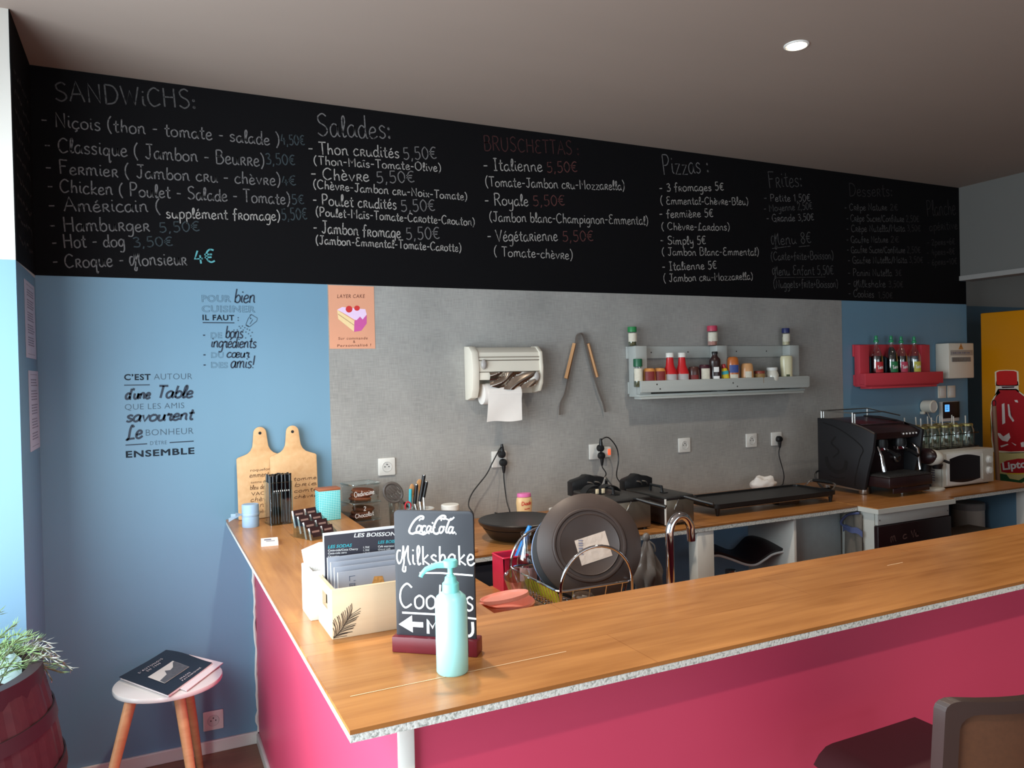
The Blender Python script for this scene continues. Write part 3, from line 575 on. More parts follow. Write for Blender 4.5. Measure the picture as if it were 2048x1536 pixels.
# wavy bead of white filler where the bar meets the blue wall
b = B(); rnd = random.Random(2)
pts = [(.774+rnd.uniform(-.004, .003), -.0095, .05+.9*i/40) for i in range(41)]
b.tube(pts, .005, 6, radii=[.004+rnd.uniform(0, .004) for _ in pts]); part(bar, 'filler_bead', off(b, bar), m_trim, label='rough white filler bead along the wall')
top = thing('bar_worktop', 'long oak laminate bar worktop with a rough white edge', 'worktop', (.667, -2.19, .952))
part(top, 'front_board', off(B().box(.667, 4.7, -2.19, -1.735, .9665, ZB), top), m_top)
part(top, 'return_board', off(B().box(.667, 1.135, -1.7345, -.003, .9665, ZB), top), m_topr)
b = B(); b.box(.668, 4.7, -2.189, -1.736, .9525, .9663); b.box(.668, 1.134, -1.735, -.004, .9525, .9663); part(top, 'chipboard_core', off(b, top), m_chip, label='rough white painted chipboard edge')
b = B(); b.ribbon([(.70, -2.055), (.95, -2.052), (1.16, -2.049)], .0022, lambda a, c: (a, c, ZB+.0006)); b.ribbon([(2.33, -1.9), (2.40, -1.898)], .003, lambda a, c: (a, c, ZB+.0006))
part(top, 'scratch_mark', off(b, top), mat('pale_chip', (235, 205, 165), .6), label='pale chipped seam', smooth=False)

# ---------------------------------------------------------------- back counter
bk = thing('back_worktop', 'oak laminate worktop along the grey wall on white posts', 'worktop', (1.14, -.728, 0))
part(bk, 'board', off(B().box(1.141, 3.596, -.728, -.003, .856, ZC), bk), m_top)
part(bk, 'chipboard_core', off(B().box(1.142, 3.596, -.727, -.004, .838, .8558), bk), m_chip, label='rough white painted chipboard edge')
part(bk, 'post', off(B().box(2.586, 2.681, -.722, -.66, 0, .838, .003), bk), m_trim, label='white square post')
part(bk, 'divider_panel', off(B().box(3.18, 3.198, -.71, -.01, 0, .838, .002), bk), m_trim, label='thin upright white divider')
part(bk, 'blue_panel', off(B().box(2.18, 3.178, -.40, -.385, 0, .838), bk), mat('brightened_blue_board', (134, 178, 214), .5, var=.05), label='blue painted panel under the worktop')  # wall blue lightened to stand in for light missing under the worktop
part(bk, 'back_panel', off(B().box(3.2, 3.6, -.62, -.602, 0, .838, .002), bk), mat('pale_grey_panel', (190, 205, 205), .6), label='pale panel closing the space under the worktop')
rt = thing('right_worktop', 'short oak worktop carrying the microwave on twin white posts', 'worktop', (4.19, -.795, 0))
part(rt, 'board', off(B().box(4.189, 4.985, -.795, -.003, .856, ZC), rt), m_top)
part(rt, 'chipboard_core', off(B().box(4.189, 4.984, -.794, -.004, .838, .8558), rt), m_chip)
part(rt, 'end_panel', off(B().box(4.955, 4.97, -.71, -.01, 0, .838), rt), m_blue, label='blue painted end panel')
for x in (4.905, 4.952): part(rt, 'post', off(B().box(x, x+.032, -.78, -.72, 0, .838, .003), rt), m_trim)

# ---------------------------------------------------------------- sink counter behind the bar
m_navy = mat('near_black_board', (26, 26, 34), .5)
sk = thing('sink_counter', 'low oak sink counter tucked behind the bar, in its corner', 'counter', (1.14, -1.73, 0))
b = B(); b.box(1.14, 1.475, -1.06, -.742, .785, ZS); b.box(1.4751, 1.64, -1.06, -.93, .785, ZS); b.box(1.14, 1.80, -1.73, -1.0601, .785, ZS); b.box(1.8001, 2.35, -1.73, -1.33, .785, ZS); part(sk, 'board', off(b, sk), m_top)
part(sk, 'front_panel', off(B().box(1.15, 1.79, -1.10, -1.08, 0, .784), sk), m_navy, label='dark panel under the sink counter')
part(sk, 'side_panel', off(B().box(1.44, 1.46, -1.08, -.745, 0, .784), sk), m_navy)
fr = thing('undercounter_fridge', 'black cabinet under the left end of the back worktop', 'cabinet', (1.84, -.4, 0))
part(fr, 'body', off(B().box(1.5, 2.17, -.69, -.03, .02, .83, .006), fr), m_navy); part(fr, 'door', off(B().box(1.503, 2.167, -.715, -.692, .05, .82, .005), fr), m_navy)
b = B(); [b.cyl(.02, 0, .02, x, y, 10) for x in (1.55, 2.12) for y in (-.64, -.08)]; part(fr, 'foot', off(b, fr), m_navy)

# ================================================================ corner by the door: barrel planter, stool, book, papers
m_bar = wood('barrel_staves', (44, 24, 26), (78, 42, 42), rot=0, planks=False, rough=.5, contrast=.6)
m_hoop = mat('barrel_hoop', (50, 32, 34), .45, metal=.3, var=.2, scale=14)
m_soil = mat('grey_green_soil', (108, 122, 116), .9, var=.3, scale=18, bump=.4)
m_leaf = mat('needle_leaf', (120, 150, 92), .6, var=.25, scale=20); m_leafp = mat('pale_needle_leaf', (176, 178, 168), .7, var=.15, scale=20)
BX, BY, BZ = -.185, -.985, .79
pl = thing('barrel_planter', 'dark red wooden half barrel planted with a trailing needle-leaved shrub', 'planter', (BX, BY, 0))
def br(z): return .262+.075*math.sin(math.pi*(z/BZ*.86+.07))
b = B(); zs = [BZ*i/14 for i in range(15)]
n = 22
b.lathe([(br(z), z) for z in zs]+[(br(BZ)-.03, BZ), (br(BZ)-.034, BZ-.13), (0, BZ-.13)], n=n*4)
b.bm.verts.ensure_lookup_table()
for v in b.bm.verts:                                   # the joints between the staves are slightly sunk
    a = math.atan2(v.co.y, v.co.x)*n/(2*math.pi); f = abs(a-round(a))
    if f > .4 and math.hypot(v.co.x, v.co.y) > .2: v.co.x *= .988; v.co.y *= .988
part(pl, 'stave_body', b, m_bar, smooth=False)
for z in (.06, .25, .30, .52, .66):
    b = B(); b.lathe([(br(z-.018)+.001, z-.018), (br(z-.018)+.005, z-.018), (br(z+.018)+.005, z+.018), (br(z+.018)+.001, z+.018)], n=60, cap=False); part(pl, 'hoop', b, m_hoop)
b = B(); b.lathe([(br(BZ)+.001, BZ-.05), (br(BZ)+.008, BZ-.045), (br(BZ)+.006, BZ+.006), (br(BZ)-.026, BZ+.006)], n=60, cap=False); part(pl, 'rim', b, m_hoop)
part(pl, 'soil', B().lathe([(0, BZ-.1), (.12, BZ-.095), (br(BZ)-.036, BZ-.11)], n=40, cap=False), m_soil)
rnd = random.Random(11)
bf, bp_, bs_ = B(), B(), B()
def twig(start, end, sag, nleaf, bl, ln=.024, wid=.0013):
    s, e = Vector(start), Vector(end); pts = [s.lerp(e, t/10)+Vector((0, 0, sag*math.sin(math.pi*min(t/10, 1)))) for t in range(11)]
    bs_.tube(pts, .0016, 5)
    for i in range(nleaf):
        t = (.12+.88*i/nleaf)*10; k = int(min(t, 9)); p = pts[k].lerp(pts[k+1], t-k); d = (pts[k+1]-pts[k]).normalized()
        side = Vector((rnd.uniform(-1, 1), rnd.uniform(-1, 1), rnd.uniform(-.2, 1))); side = (side-d*side.dot(d)).normalized(); q = p+(d*.75+side*.8).normalized()*ln*rnd.uniform(.7, 1.25)
        w_ = d.cross(side)*wid; bl.face([bl.bm.verts.new(p-w_*.5), bl.bm.verts.new(p.lerp(q, .5)-w_), bl.bm.verts.new(q), bl.bm.verts.new(p.lerp(q, .5)+w_)])
root = Vector((.10, -.02, BZ-.10))
for i in range(20):
    a = rnd.uniform(.0, .95); r = rnd.uniform(.25, .335); z = BZ+rnd.uniform(-.05, .05)-max(0, r-.28)*.5
    twig(root+Vector((rnd.uniform(-.04, .06), rnd.uniform(-.05, .05), 0)), (r*math.cos(a), r*math.sin(a), z), .07, 44, bf)
for i in range(11):
    a = rnd.uniform(.5, 2.4); r = rnd.uniform(.14, .30); twig(root, (r*math.cos(a), r*math.sin(a), BZ+rnd.uniform(.04, .16)), .05, 40, bf)
for i in range(7):
    a = rnd.uniform(-.05, .6); r = rnd.uniform(.30, .36); twig((.24*math.cos(a), .24*math.sin(a), BZ), (r*math.cos(a), r*math.sin(a), BZ+rnd.uniform(-.16, .05)), .03, 26, bp_)
part(pl, 'foliage', bf, m_leaf, smooth=False); part(pl, 'pale_foliage', bp_, m_leafp, label='dry silvery tips of the shrub', smooth=False); part(pl, 'stem', bs_, mat('green_stem', (88, 96, 66), .7))
# crumpled clear wrap tucked inside the rim
b = B(); b.sheet(lambda u, v: ((br(BZ)-.045-.012*math.sin(u*19)*v)*math.cos(.2+2.4*u), (br(BZ)-.045-.012*math.sin(u*19)*v)*math.sin(.2+2.4*u), BZ-.09+.10*v+.012*math.sin(u*13)*v), 30, 5)
part(pl, 'wrap_sheet', b, mat('milky_wrap', (176, 196, 196), .35, trans=.3), label='milky plastic wrap inside the barrel')

SZ = .45
m_stw = mat('white_stool_lacquer', (222, 214, 208), .3, coat=.3, var=.02); m_pine = wood('pine_leg', (186, 122, 78), (222, 164, 118), planks=False, rough=.45, contrast=.5)
stool = thing('side_stool', 'white egg-topped side stool on three splayed pine legs', 'stool', (.40, -.325, 0))
egg = [((.185+.028*math.cos(math.radians(a)-.5))*math.cos(math.radians(a))*1.02, (.165+.03*math.cos(math.radians(a)-.5))*math.sin(math.radians(a))*1.1) for a in range(0, 360, 8)]
b = B(); b.prism(egg, SZ-.018, SZ, 'z', bev=.005); part(stool, 'seat', b, m_stw)
for (x0, y0), (x1, y1) in (((-.10, -.075), (-.215, -.165)), ((.055, -.085), (.105, -.215)), ((.085, .075), (.135, .205))):
    b = B(); b.tube([(x1, y1, 0), (x0*.5+x1*.5, y0*.5+y1*.5, SZ*.5), (x0, y0, SZ-.0185)], .02, 12, radii=[.013, .0175, .02]); part(stool, 'leg', b, m_pine)
b = B(); b.tube([(-.10, -.075, SZ-.03), (.055, -.085, SZ-.03), (.085, .075, SZ-.03)], .009, 8, closed=True); part(stool, 'brace', b, m_pine)
# magazine lying on the stool: four corners read from the picture
mc = [T(*p, SZ+.012) for p in ((238, 1355), (332, 1303), (424, 1326), (335, 1391))]
bx, by = sum(p[0] for p in mc)/4, sum(p[1] for p in mc)/4
def quad(a, c): # a along the long side, c across
    P = [Vector((p[0]-bx, p[1]-by, 0)) for p in mc]
    return P[0].lerp(P[1], a).lerp(P[3].lerp(P[2], a), c)
mag = thing('magazine', 'black-covered magazine lying open-edged on the white side stool', 'magazine', (bx, by, SZ))
m_cov = mat('black_cover', (20, 23, 34), .35, var=.05); m_pg = mat('page_white', (232, 218, 216), .7, var=.03)
curl = lambda a, c: .003+.010+.016*max(0, a-.55)**1.5+.005*math.sin(c*5)*a
b = B(); b.sheet(lambda a, c: tuple(quad(a, c)+Vector((0, 0, curl(a, c)))), 14, 14, .0012); part(mag, 'cover', b, m_cov)
b = B(); b.sheet(lambda a, c: tuple(quad(a*.985+.012, .02+c*.99)+Vector((0, 0, curl(a, c)*.5-.001))), 12, 12, .005); part(mag, 'page_block', b, m_pg)
b = B(); b.sheet(lambda a, c: tuple(quad(.25+a*.86, .42+c*.72)+Vector((0, 0, .0042))), 6, 6, .003); part(mag, 'loose_sheet', b, m_pg, label='white sheet sticking out below the magazine')
b = B(); lift = lambda a, c: tuple(quad(a, c)+Vector((0, 0, curl(a, c)+.0024)))
b.sheet(lambda a, c: lift(.20+.54*a, .40+.35*c), 8, 6); part(mag, 'cover_photo', b, mat('mountain_print', (205, 200, 192), .6, var=.1))
b = B(); b.flat([(.205, .745), (.215, .64), (.40, .60), (.46, .50), (.52, .56), (.60, .54), (.70, .44), (.735, .44), (.735, .745)], lambda a, c: Vector(lift(a, c))+Vector((0, 0, .0007))); part(mag, 'mountain_print', b, mat('dark_print', (84, 86, 90), .6, var=.5, scale=60), smooth=False)
b = B(); lm = lambda a, c: Vector(lift(a, c))+Vector((0, 0, .0009))
def on_mag(text, a0, a1, c, h): sans(b, text, (a0, 0), (a1, 0), h, lambda x, y: lm(x, c-y), space=1.4)
on_mag('L’AUTUNOIS', .22, .72, .21, .045); on_mag('EN 1900', .32, .60, .285, .045); on_mag('IMAGES', .40, .62, .89, .035); on_mag('PATRIMOINE', .38, .80, .95, .035)
part(mag, 'cover_lettering', b, m_pg, smooth=False)

# sheets pinned on the side wall: posters of small grey print
m_paper = mat('notice_paper', (188, 190, 206), .8, var=.03, scale=10); m_ink = mat('grey_ink', (120, 118, 136), .8, var=.2, scale=60)
def notice(label, y0, y1, z0, z1, rows, seed):
    t = thing('notice_sheet', label, 'notice', (0, (y0+y1)/2, z0)); hy, hz = (y1-y0)/2, z1-z0
    part(t, 'sheet', B().box(.0006, .0022, -hy, hy, 0, hz), m_paper); rnd = random.Random(seed); b = B()
    b.box(.0023, .0026, -hy*.7, hy*.7, hz*.95, hz*.955); b.box(.0023, .0026, -hy*.7, hy*.7, hz*.05, hz*.055)
    for i in range(rows):
        z = hz*(.88-.78*i/rows)
        if i % 5 == 3: continue
        y = -hy*.6
        while y < hy*.5:
            w_ = rnd.uniform(.01, .03); b.box(.0023, .0026, y, min(y+w_, hy*.7), z, z+hz*.014); y += w_+.008
    part(t, 'print_text', b, m_ink, smooth=False)
notice('upper white printed notice on the narrow side wall, near the corner', -.31, -.05, 1.66, 1.935, 24, 1)
notice('lower white printed notice on the narrow side wall, under the other sheet', -.27, -.01, 1.325, 1.615, 22, 2)

# ---------------------------------------------------------------- wall sockets
m_plast = mat('white_plastic', (226, 224, 218), .35, var=.02, scale=10); m_socket = mat('socket_well', (205, 203, 198), .5); m_blk = mat('black_plastic', (18, 18, 20), .4, var=.1); m_steel = mat('brushed_steel', (190, 188, 184), .28, metal=1, var=.06, scale=40, stretch=(1, 1, 12)); m_chrome = mat('chrome', (225, 225, 228), .08, metal=1, var=.01)
def socket(label, x, z, w_=.08, well=True, group=None):
    t = thing('wall_socket', label, 'socket', (x, 0, z), group=group); y0 = -.0015
    b = B(); b.prism(rrect(-w_/2, w_/2, -.04, .04, .004), y0-.009, y0, 'y', bev=.002); part(t, 'cover', b, m_plast)
    if well:
        b = B(); b.mark(); b.lathe([(.021, .0092), (.0225, .0115), (.024, .0092)], n=28, cap=False); b.lathe([(0, .0094), (.0215, .0094)], n=28, cap=False); b.xf(Matrix.Translation((0, y0, 0)) @ Matrix.Rotation(math.pi/2, 4, 'X')); part(t, 'socket_well', b, m_socket, smooth=False)
        b = B()
        for dx in (-.0095, .0095): b.mark(); b.cyl(.0028, .0096, .0101, dx, 0, 10); b.xf(Matrix.Translation((0, y0, 0)) @ Matrix.Rotation(math.pi/2, 4, 'X'))
        b.mark(); b.cyl(.0024, .0096, .0135, 0, .011, 8); b.xf(Matrix.Translation((0, y0, 0)) @ Matrix.Rotation(math.pi/2, 4, 'X')); part(t, 'pin_hole', b, m_blk, smooth=False)
    return t
socket('white wall socket low by the skirting behind the side stool', .596, .136)
socket('white wall socket above the clear cookie boxes', *W(772.5, 933))
socket('empty white wall socket between the fryers and the griddle, below the pallet shelf', *W(1367, 890))
socket('empty white wall socket above the griddle, beside the plugged one', *W(1501, 880.5))
def plug(b, p, r=.019, down=True):
    x, y, z = p; b.mark(); b.lathe([(0, 0), (r, 0), (r*1.02, .016), (r*.8, .024), (0, .026)], n=18); b.xf(Matrix.Translation((x, y, z)) @ Matrix.Rotation(math.pi/2, 4, 'X')); s = -1 if down else 1
    b.tube([(x, y-.014, z+s*r*.6), (x, y-.014, z+s*(r+.012)), (x, y-.013, z+s*(r+.032))], .008, 10, radii=[.011, .009, .0055])
def cord(label, plugpos, down, path, r=.0032):
    t = thing('power_cord', label, 'power cord', plugpos); o = Vector(plugpos); b = B(); plug(b, (0, 0, 0), down=down); part(t, 'plug', b, m_blk)
    b = B(); b.tube([Vector(p)-o for p in smooth_path(path, 8)], r, 8); part(t, 'cable', b, m_blk); return t
def wp(u, v, y): x, z = W(u, v, y); return (x, y, z)
socket('white double wall socket with two black plugs, above the round crepe plate', *W(997, 918), w_=.08, well=False)
PY = -.0118
p1 = wp(1002, 908, PY); cord('black cord looping left from the upper plug down to the crepe plate', p1, False, [(p1[0], PY-.013, p1[2]+.03), wp(1000, 897, -.04), wp(985, 925, -.05), wp(972, 950, -.05), wp(945, 985, -.06), wp(937, 1010, -.08), wp(946, 1028, -.12), (1.66, -.26, .92)])
p2 = wp(1005, 925, PY); cord('black cord hanging straight from the lower plug to behind the crepe plate', p2, True, [(p2[0], PY-.013, p2[2]-.05), wp(1008, 960, -.03), wp(1013, 1000, -.06), wp(1019, 1030, -.12), (1.83, -.2, .92)])
socket('white wall socket holding an orange-faced adaptor, above the fryers', *W(1190, 903), well=False)
ad = thing('plug_adaptor', 'white multi-plug adaptor with a glowing orange switch', 'adaptor', (*[W(1204, 903)[0]], PY, W(1204, 903)[1]))
part(ad, 'body', B().box(-.03, .032, -.03, 0, -.028, .028, .006), m_plast); part(ad, 'switch', B().box(.010, .026, -.033, -.0301, -.016, .016, .002), mat('orange_lamp', (235, 110, 70), .4, emit=(255, 90, 50), emits=.7), label='orange lit switch')
p3 = wp(1199, 896, -.043); cord('black cord arching up and right from the adaptor to the right fryer', p3, False, [(p3[0], -.056, p3[2]+.03), wp(1206, 877, -.06), wp(1218, 876, -.06), wp(1233, 895, -.06), wp(1237, 920, -.06), wp(1233, 950, -.08), wp(1240, 965, -.12), (2.55, -.21, .965)])
p4 = wp(1201, 911, -.043); cord('short black cord dropping from the adaptor to the left fryer', p4, True, [(p4[0], -.056, p4[2]-.05), wp(1205, 935, -.07), wp(1211, 952, -.12), (2.34, -.21, .99)])
socket('white wall socket with one black plug, closest to the coffee machine', *W(1551, 877.5), well=False)
p5 = wp(1556, 878, PY); cord('black cord hanging from the right socket to the griddle', p5, True, [(p5[0], PY-.013, p5[2]-.05), wp(1558, 910, -.03), wp(1567, 945, -.04), wp(1567, 962, -.08), wp(1560, 972, -.14), (3.42, -.24, .905)])

# ================================================================ things on the bar's return
m_brd = wood('bamboo_board', (200, 150, 100), (224, 184, 138), rot=math.pi/2, planks=False, rough=.5, contrast=.5)
m_brown = mat('burnt_brown_print', (92, 58, 34), .8, var=.1)
def cutting_board(label, x, yb, tilt, words, lx):
    t = thing('cutting_board', label, 'cutting board', (x, yb, ZB), rot=(-tilt, 0, 0)); h = .262
    out = [(-.099, .004), (-.095, 0), (.095, 0), (.099, .004), (.099, h-.006), (.093, h)]+[(.075-.044*math.sin(math.radians(a)), h+.008+.052*(1-math.cos(math.radians(a)))) for a in (10, 30, 50, 70, 90)]+arc(0, h+.10, .027, 0, 180, 10)+[(-.075+.044*math.sin(math.radians(a)), h+.008+.052*(1-math.cos(math.radians(a)))) for a in (90, 70, 50, 30, 10)]+[(-.093, h), (-.099, h-.006)]
    b = B(); b.prism(out, -.012, 0, 'y', bev=.0025); part(t, 'board', b, m_brd)
    b = B(); b.mark(); b.cyl(.0065, 0, .0006, n=14); b.xf(Matrix.Translation((0, -.0121, h+.10)) @ Matrix.Rotation(math.pi/2, 4, 'X')); part(t, 'hanging_hole', b, m_blk, smooth=False)
    b = B()
    for i, (wd_, hh, kind) in enumerate(words):
        z = h-.062-.0255*i; mp = lambda a, c: (a, -.0125, c)
        if kind == 'h': hand(b, wd_, (lx-.05, z), (lx+.05, z+.001), hh, .0022, mp, shear=.15, jit=0)
        else: sans(b, wd_, (lx-.045, z), (lx+.045, z+.001), hh, mp)
    part(t, 'burnt_lettering', b, m_brown, smooth=False)
cutting_board('bamboo paddle board with burnt cheese names, left of the pair', .812, -.047, math.radians(6), [('roquefort', .012, 's'), ('emmental', .021, 'h'), ('tomme chèvre', .011, 's'), ('bleu de brie', .019, 'h'), ('VACHE', .015, 's'), ('chèvre', .02, 'h'), ('cantal', .022, 'h'), ('cabécou', .016, 's')], 0)
cutting_board('bamboo paddle board standing in front of its twin, partly behind the straws', .945, -.062, math.radians(5), [(' ', .01, 'h'), (' ', .01, 'h'), ('tomme', .016, 'h'), ('brie', .018, 'h'), ('comté', .016, 'h'), ('chèvre', .016, 'h')], .045)
m_can = mat('pale_blue_wax', (150, 178, 205), .6, var=.06, scale=30); m_rib = mat('organza_ribbon', (170, 196, 220), .5, trans=.2)
ca = thing('candle', 'pale blue wrapped candle tied with a ribbon, at the worktop end', 'candle', (.742, -.222, ZB))
part(ca, 'body', B().lathe([(.032, 0), (.033, .004), (.033, .088), (.031, .091), (.0, .088)], n=28), m_can)
b = B(); b.lathe([(.0335, .044), (.0345, .046), (.0345, .054), (.0335, .056)], n=28, cap=False)
for s, e, z in (((-.03, -.012), (-.075, -.005), .058), ((-.03, -.012), (-.085, -.02), .045), ((-.03, -.014), (-.06, -.03), .066)): b.sheet(lambda u, v, s=s, e=e, z=z: (s[0]+(e[0]-s[0])*u, s[1]+(e[1]-s[1])*u, .052+(z-.052)*u+(v-.5)*.016*u-.008*u*u), 8, 2, .0004)
part(ca, 'ribbon', b, m_rib)
# acrylic tub of black straws
m_acr = glass('clear_acrylic', (228, 236, 236), .22); m_straw = mat('black_straw', (17, 18, 22), .35, var=.1)
tub = thing('straw_tub', 'square clear acrylic tub full of black straws', 'tub', (.854, -.205, ZB), .12)
b = B(); hw = .047; pts = rrect(-hw, hw, -hw, hw, .008, 4)
for k in range(len(pts)):
    a, c = pts[k], pts[(k+1) % len(pts)]; b.face([b.bm.verts.new((*a, .001)), b.bm.verts.new((*c, .001)), b.bm.verts.new((*c, .172)), b.bm.verts.new((*a, .172))])
part(tub, 'wall_panel', b, m_acr)
part(tub, 'base', B().prism(pts, 0, .005, 'z'), m_acr); b = B(); b.tube([(x, y, .172) for x, y in pts], .0012, 6, closed=True); part(tub, 'rim', b, m_acr)
b = B(); [b.box(-.03+.0085*i, -.027+.0085*i, -hw-.0006, -hw-.0001, .135, .141) for i in range(8)]; part(tub, 'scale_mark', b, m_plast, smooth=False)
s0 = None; rnd = random.Random(4); cr, sr_ = math.cos(.12), math.sin(.12)
for i in range(8):
    for j in range(7):
        lx, ly = -.038+.0097*(i+(j*.381) % 1)+rnd.uniform(-.001, .001), -.034+.0113*j+rnd.uniform(-.003, .003); lx, ly = lx*1.13, ly*1.13; loc = (.854+lx*cr-ly*sr_, -.205+lx*sr_+ly*cr, ZB+.0055+rnd.uniform(0, .006))
        if s0 is None:
            s0 = solo('drinking_straw', B().lathe([(.0042, 0), (.0042, .192)], n=8), m_straw, 'black drinking straw standing in the clear tub', 'straw', loc, group='black straws in the tub')
            s0.rotation_euler = (.01, .01, 0)
        else:
            s = copy_tree(s0, loc); s.rotation_euler = (rnd.uniform(-.035, .035), rnd.uniform(-.035, .035), 0)
# tiered card holder with brown cards
ch = thing('card_holder', 'clear tiered holder with two columns of brown cards', 'card holder', (.928, -.555, ZB), .42)
b = B()
for r in range(4):
    y, z = .045-.034*r, .062-.018*r
    b.box(-.052, .052, y-.0105, y-.0095, 0, z+.004)
for x in (-.053, 0, .053): b.prism([(-.068, 0), (.052, 0), (.052, .085), (.045, .085), (-.068, .02)], x-.0006, x+.0006, 'x')
part(ch, 'acrylic_tier', b, m_acr, smooth=False)
m_card = mat('chocolate_card', (54, 32, 34), .4, var=.1); m_gold = mat('card_bar_print', (150, 120, 112), .5)
c0 = None; kk = 0; pos = ['front row, left', 'front row, right', 'second row, left', 'second row, right', 'third row, left', 'third row, right', 'back row, left', 'back row, right']
for r in range(4):
    for cx in (-.027, .027):
        y, z = .045-.034*r, .062-.018*r; ca_, sa_ = math.cos(.42), math.sin(.42); ly = y-.003; loc = (.928+cx*ca_-ly*sa_, -.555+cx*sa_+ly*ca_, ZB+z-.027)
        lab = 'small stack of brown cards in the clear holder, '+pos[(3-r)*2+(cx > 0)]
        if c0 is None:
            c0 = thing('business_card_stack', lab, 'card stack', loc, .42, group='brown cards in the holder'); c0.rotation_euler = (-.28, 0, .42)
            part(c0, 'edge_block', B().box(-.023, .023, -.0025, .008, 0, .064), mat('card_white', (236, 230, 226), .6)); part(c0, 'face_card', B().box(-.023, .023, -.0034, -.0026, 0, .0645), m_card)
            b = B(); b.box(-.016, .016, -.0038, -.0035, .045, .052); part(c0, 'print_bar', b, m_gold)
        else:
            s = copy_tree(c0, loc, label=lab); s.rotation_euler = (-.28, 0, .42)
cs = thing('card_pile', 'small pile of white cards lying alone on the return', 'card pile', (.762, -.598, ZB), -.12)
b = B(); [b.box(-.029+.0006*math.sin(i*2), .029+.0006*math.sin(i*2), -.045, .045, .0014*i, .0014*i+.0012) for i in range(9)]; part(cs, 'card_block', b, mat('card_white', (236, 230, 226), .6), smooth=False)
b = B(); b.box(-.018, .006, .0, .02, .0125, .0127); b.box(-.012, .018, -.022, -.012, .0125, .0127); part(cs, 'print_mark', b, m_ink)
# turquoise checked napkin box
def checks(name, c1, c2, n=70):
    m = bpy.data.materials.new(name); m.use_nodes = True; nt = m.node_tree; p = nt.nodes['Principled BSDF']; L = nt.links.new; p.inputs['Roughness'].default_value = .6
    tc = nt.nodes.new('ShaderNodeTexCoord'); br_ = nt.nodes.new('ShaderNodeTexBrick'); br_.offset = 0; mp = nt.nodes.new('ShaderNodeMapping'); mp.inputs['Rotation'].default_value = (math.pi/2, 0, 0)
    br_.inputs['Scale'].default_value = n; br_.inputs['Brick Width'].default_value = .5; br_.inputs['Row Height'].default_value = .5; br_.inputs['Mortar Size'].default_value = .07
    br_.inputs['Color1'].default_value = lin(c1)+(1,); br_.inputs['Color2'].default_value = lin(tuple(x*.96 for x in c1))+(1,); br_.inputs['Mortar'].default_value = lin(c2)+(1,)
    L(tc.outputs['Object'], mp.inputs[0]); L(mp.outputs[0], br_.inputs[0]); L(br_.outputs[0], p.inputs['Base Color']); return m
m_turq = checks('turquoise_check', (52, 190, 200), (176, 236, 236))
nb = thing('napkin_box', 'turquoise checked box with a wooden top, beside the clear cookie boxes', 'box', (1.05, -.235, ZB), .06)
part(nb, 'body', B().box(-.046, .046, -.03, .03, 0, .123, .003), m_turq); part(nb, 'wooden_top', B().box(-.046, .046, -.03, .03, .1232, .134, .002), mat('copper_wood', (160, 96, 66), .5, var=.15, scale=12))

# ================================================================ things on the corner of the bar
m_crate = wood('pale_crate_wood', (206, 176, 138), (232, 208, 176), planks=False, rough=.6, contrast=.7)
m_print = mat('dark_palm_print', (66, 52, 44), .8, var=.1)
def crate(name, label, x0, x1, y0, y1, h, hole=True, m_crate=m_crate):
    t = thing(name, label, 'box', (x0, y0, ZB)); w_, d_, th = x1-x0, y1-y0, .009
    part(t, 'front_board', B().box(0, w_, 0, th, 0, h, .0015), m_crate); part(t, 'back_board', B().box(0, w_, d_-th, d_, 0, h, .0015), m_crate); part(t, 'bottom_board', B().box(th, w_-th, th, d_-th, 0, .006), m_crate)
    for xx in (0, w_-th):
        b = B(); z0, z1, a0, a1 = h*.50, h*.80, d_*.30, d_*.66
        if hole:
            for q in ((th, d_-th, 0, z0), (th, d_-th, z1, h), (th, a0, z0, z1), (a1, d_-th, z0, z1)): b.box(xx, xx+th, *q)
        else: b.box(xx, xx+th, th, d_-th, 0, h)
        part(t, 'side_board', b, m_crate, smooth=False)
    return t
c1 = crate('menu_crate', 'pale wooden crate with a palm leaf print, holding drinks menus', .739, 1.045, -1.732, -1.575, .112)
b = B(); rnd = random.Random(9); mpc = lambda a, c: (a, -.0006, c)
b.ribbon([(.002, .004), (.02, .019), (.034, .040), (.042, .05)], .0016, mpc)
for i in range(17):
    f = i/16; x, z = .002+.040*f, .004+.046*f*(.75+.25*f); ln = (.038-.012*f)*(1 if i > 1 else .8)
    for a0, k in ((95+rnd.uniform(-6, 6)-18*f+10, 1), (2+rnd.uniform(-6, 6)+22*f, 1)):
        ex, ez = x+ln*math.cos(math.radians(a0)), z+ln*math.sin(math.radians(a0))
        if ex < .001: t_ = (x-.001)/(x-ex); ex, ez = .001, z+(ez-z)*t_
        if ez > .108: ez = .108
        b.ribbon([(x, z), ((x+ex)/2+.002, (z+ez)/2+.001), (ex, max(ez, .002))], .0013, mpc)
part(c1, 'palm_leaf_print', b, m_print, smooth=False)
c2 = crate('napkin_crate', 'wooden crate behind the palm-print crate, daylight glare coloured in as white', .722, 1.02, -1.571, -1.46, .118, hole=False, m_crate=mat('glare_white_crate', (236, 228, 216), .6, var=.04, scale=14))  # crate wood coloured white in place of the blown-out daylight on it
m_nap = mat('white_napkin', (238, 232, 226), .8, var=.03)
n0 = None
for i in range(14):
    loc = (.803-.0012*i, -1.557+.0058*i, ZB+.022)
    if n0 is None:
        b = B(); b.prism([(-.046, 0), (.046, 0), (.046, .140), (.0, .150), (-.046, .143)], -.0012, .0012, 'y'); n0 = solo('paper_napkin', b, m_nap, 'white folded paper napkin fanned out in the rear crate', 'napkin', loc, group='napkins fanned in the rear crate', smooth=False)
    else: s = copy_tree(n0, loc)
    (n0 if i == 0 else s).rotation_euler = (0, -.018*i if i < 10 else -.16, 0)
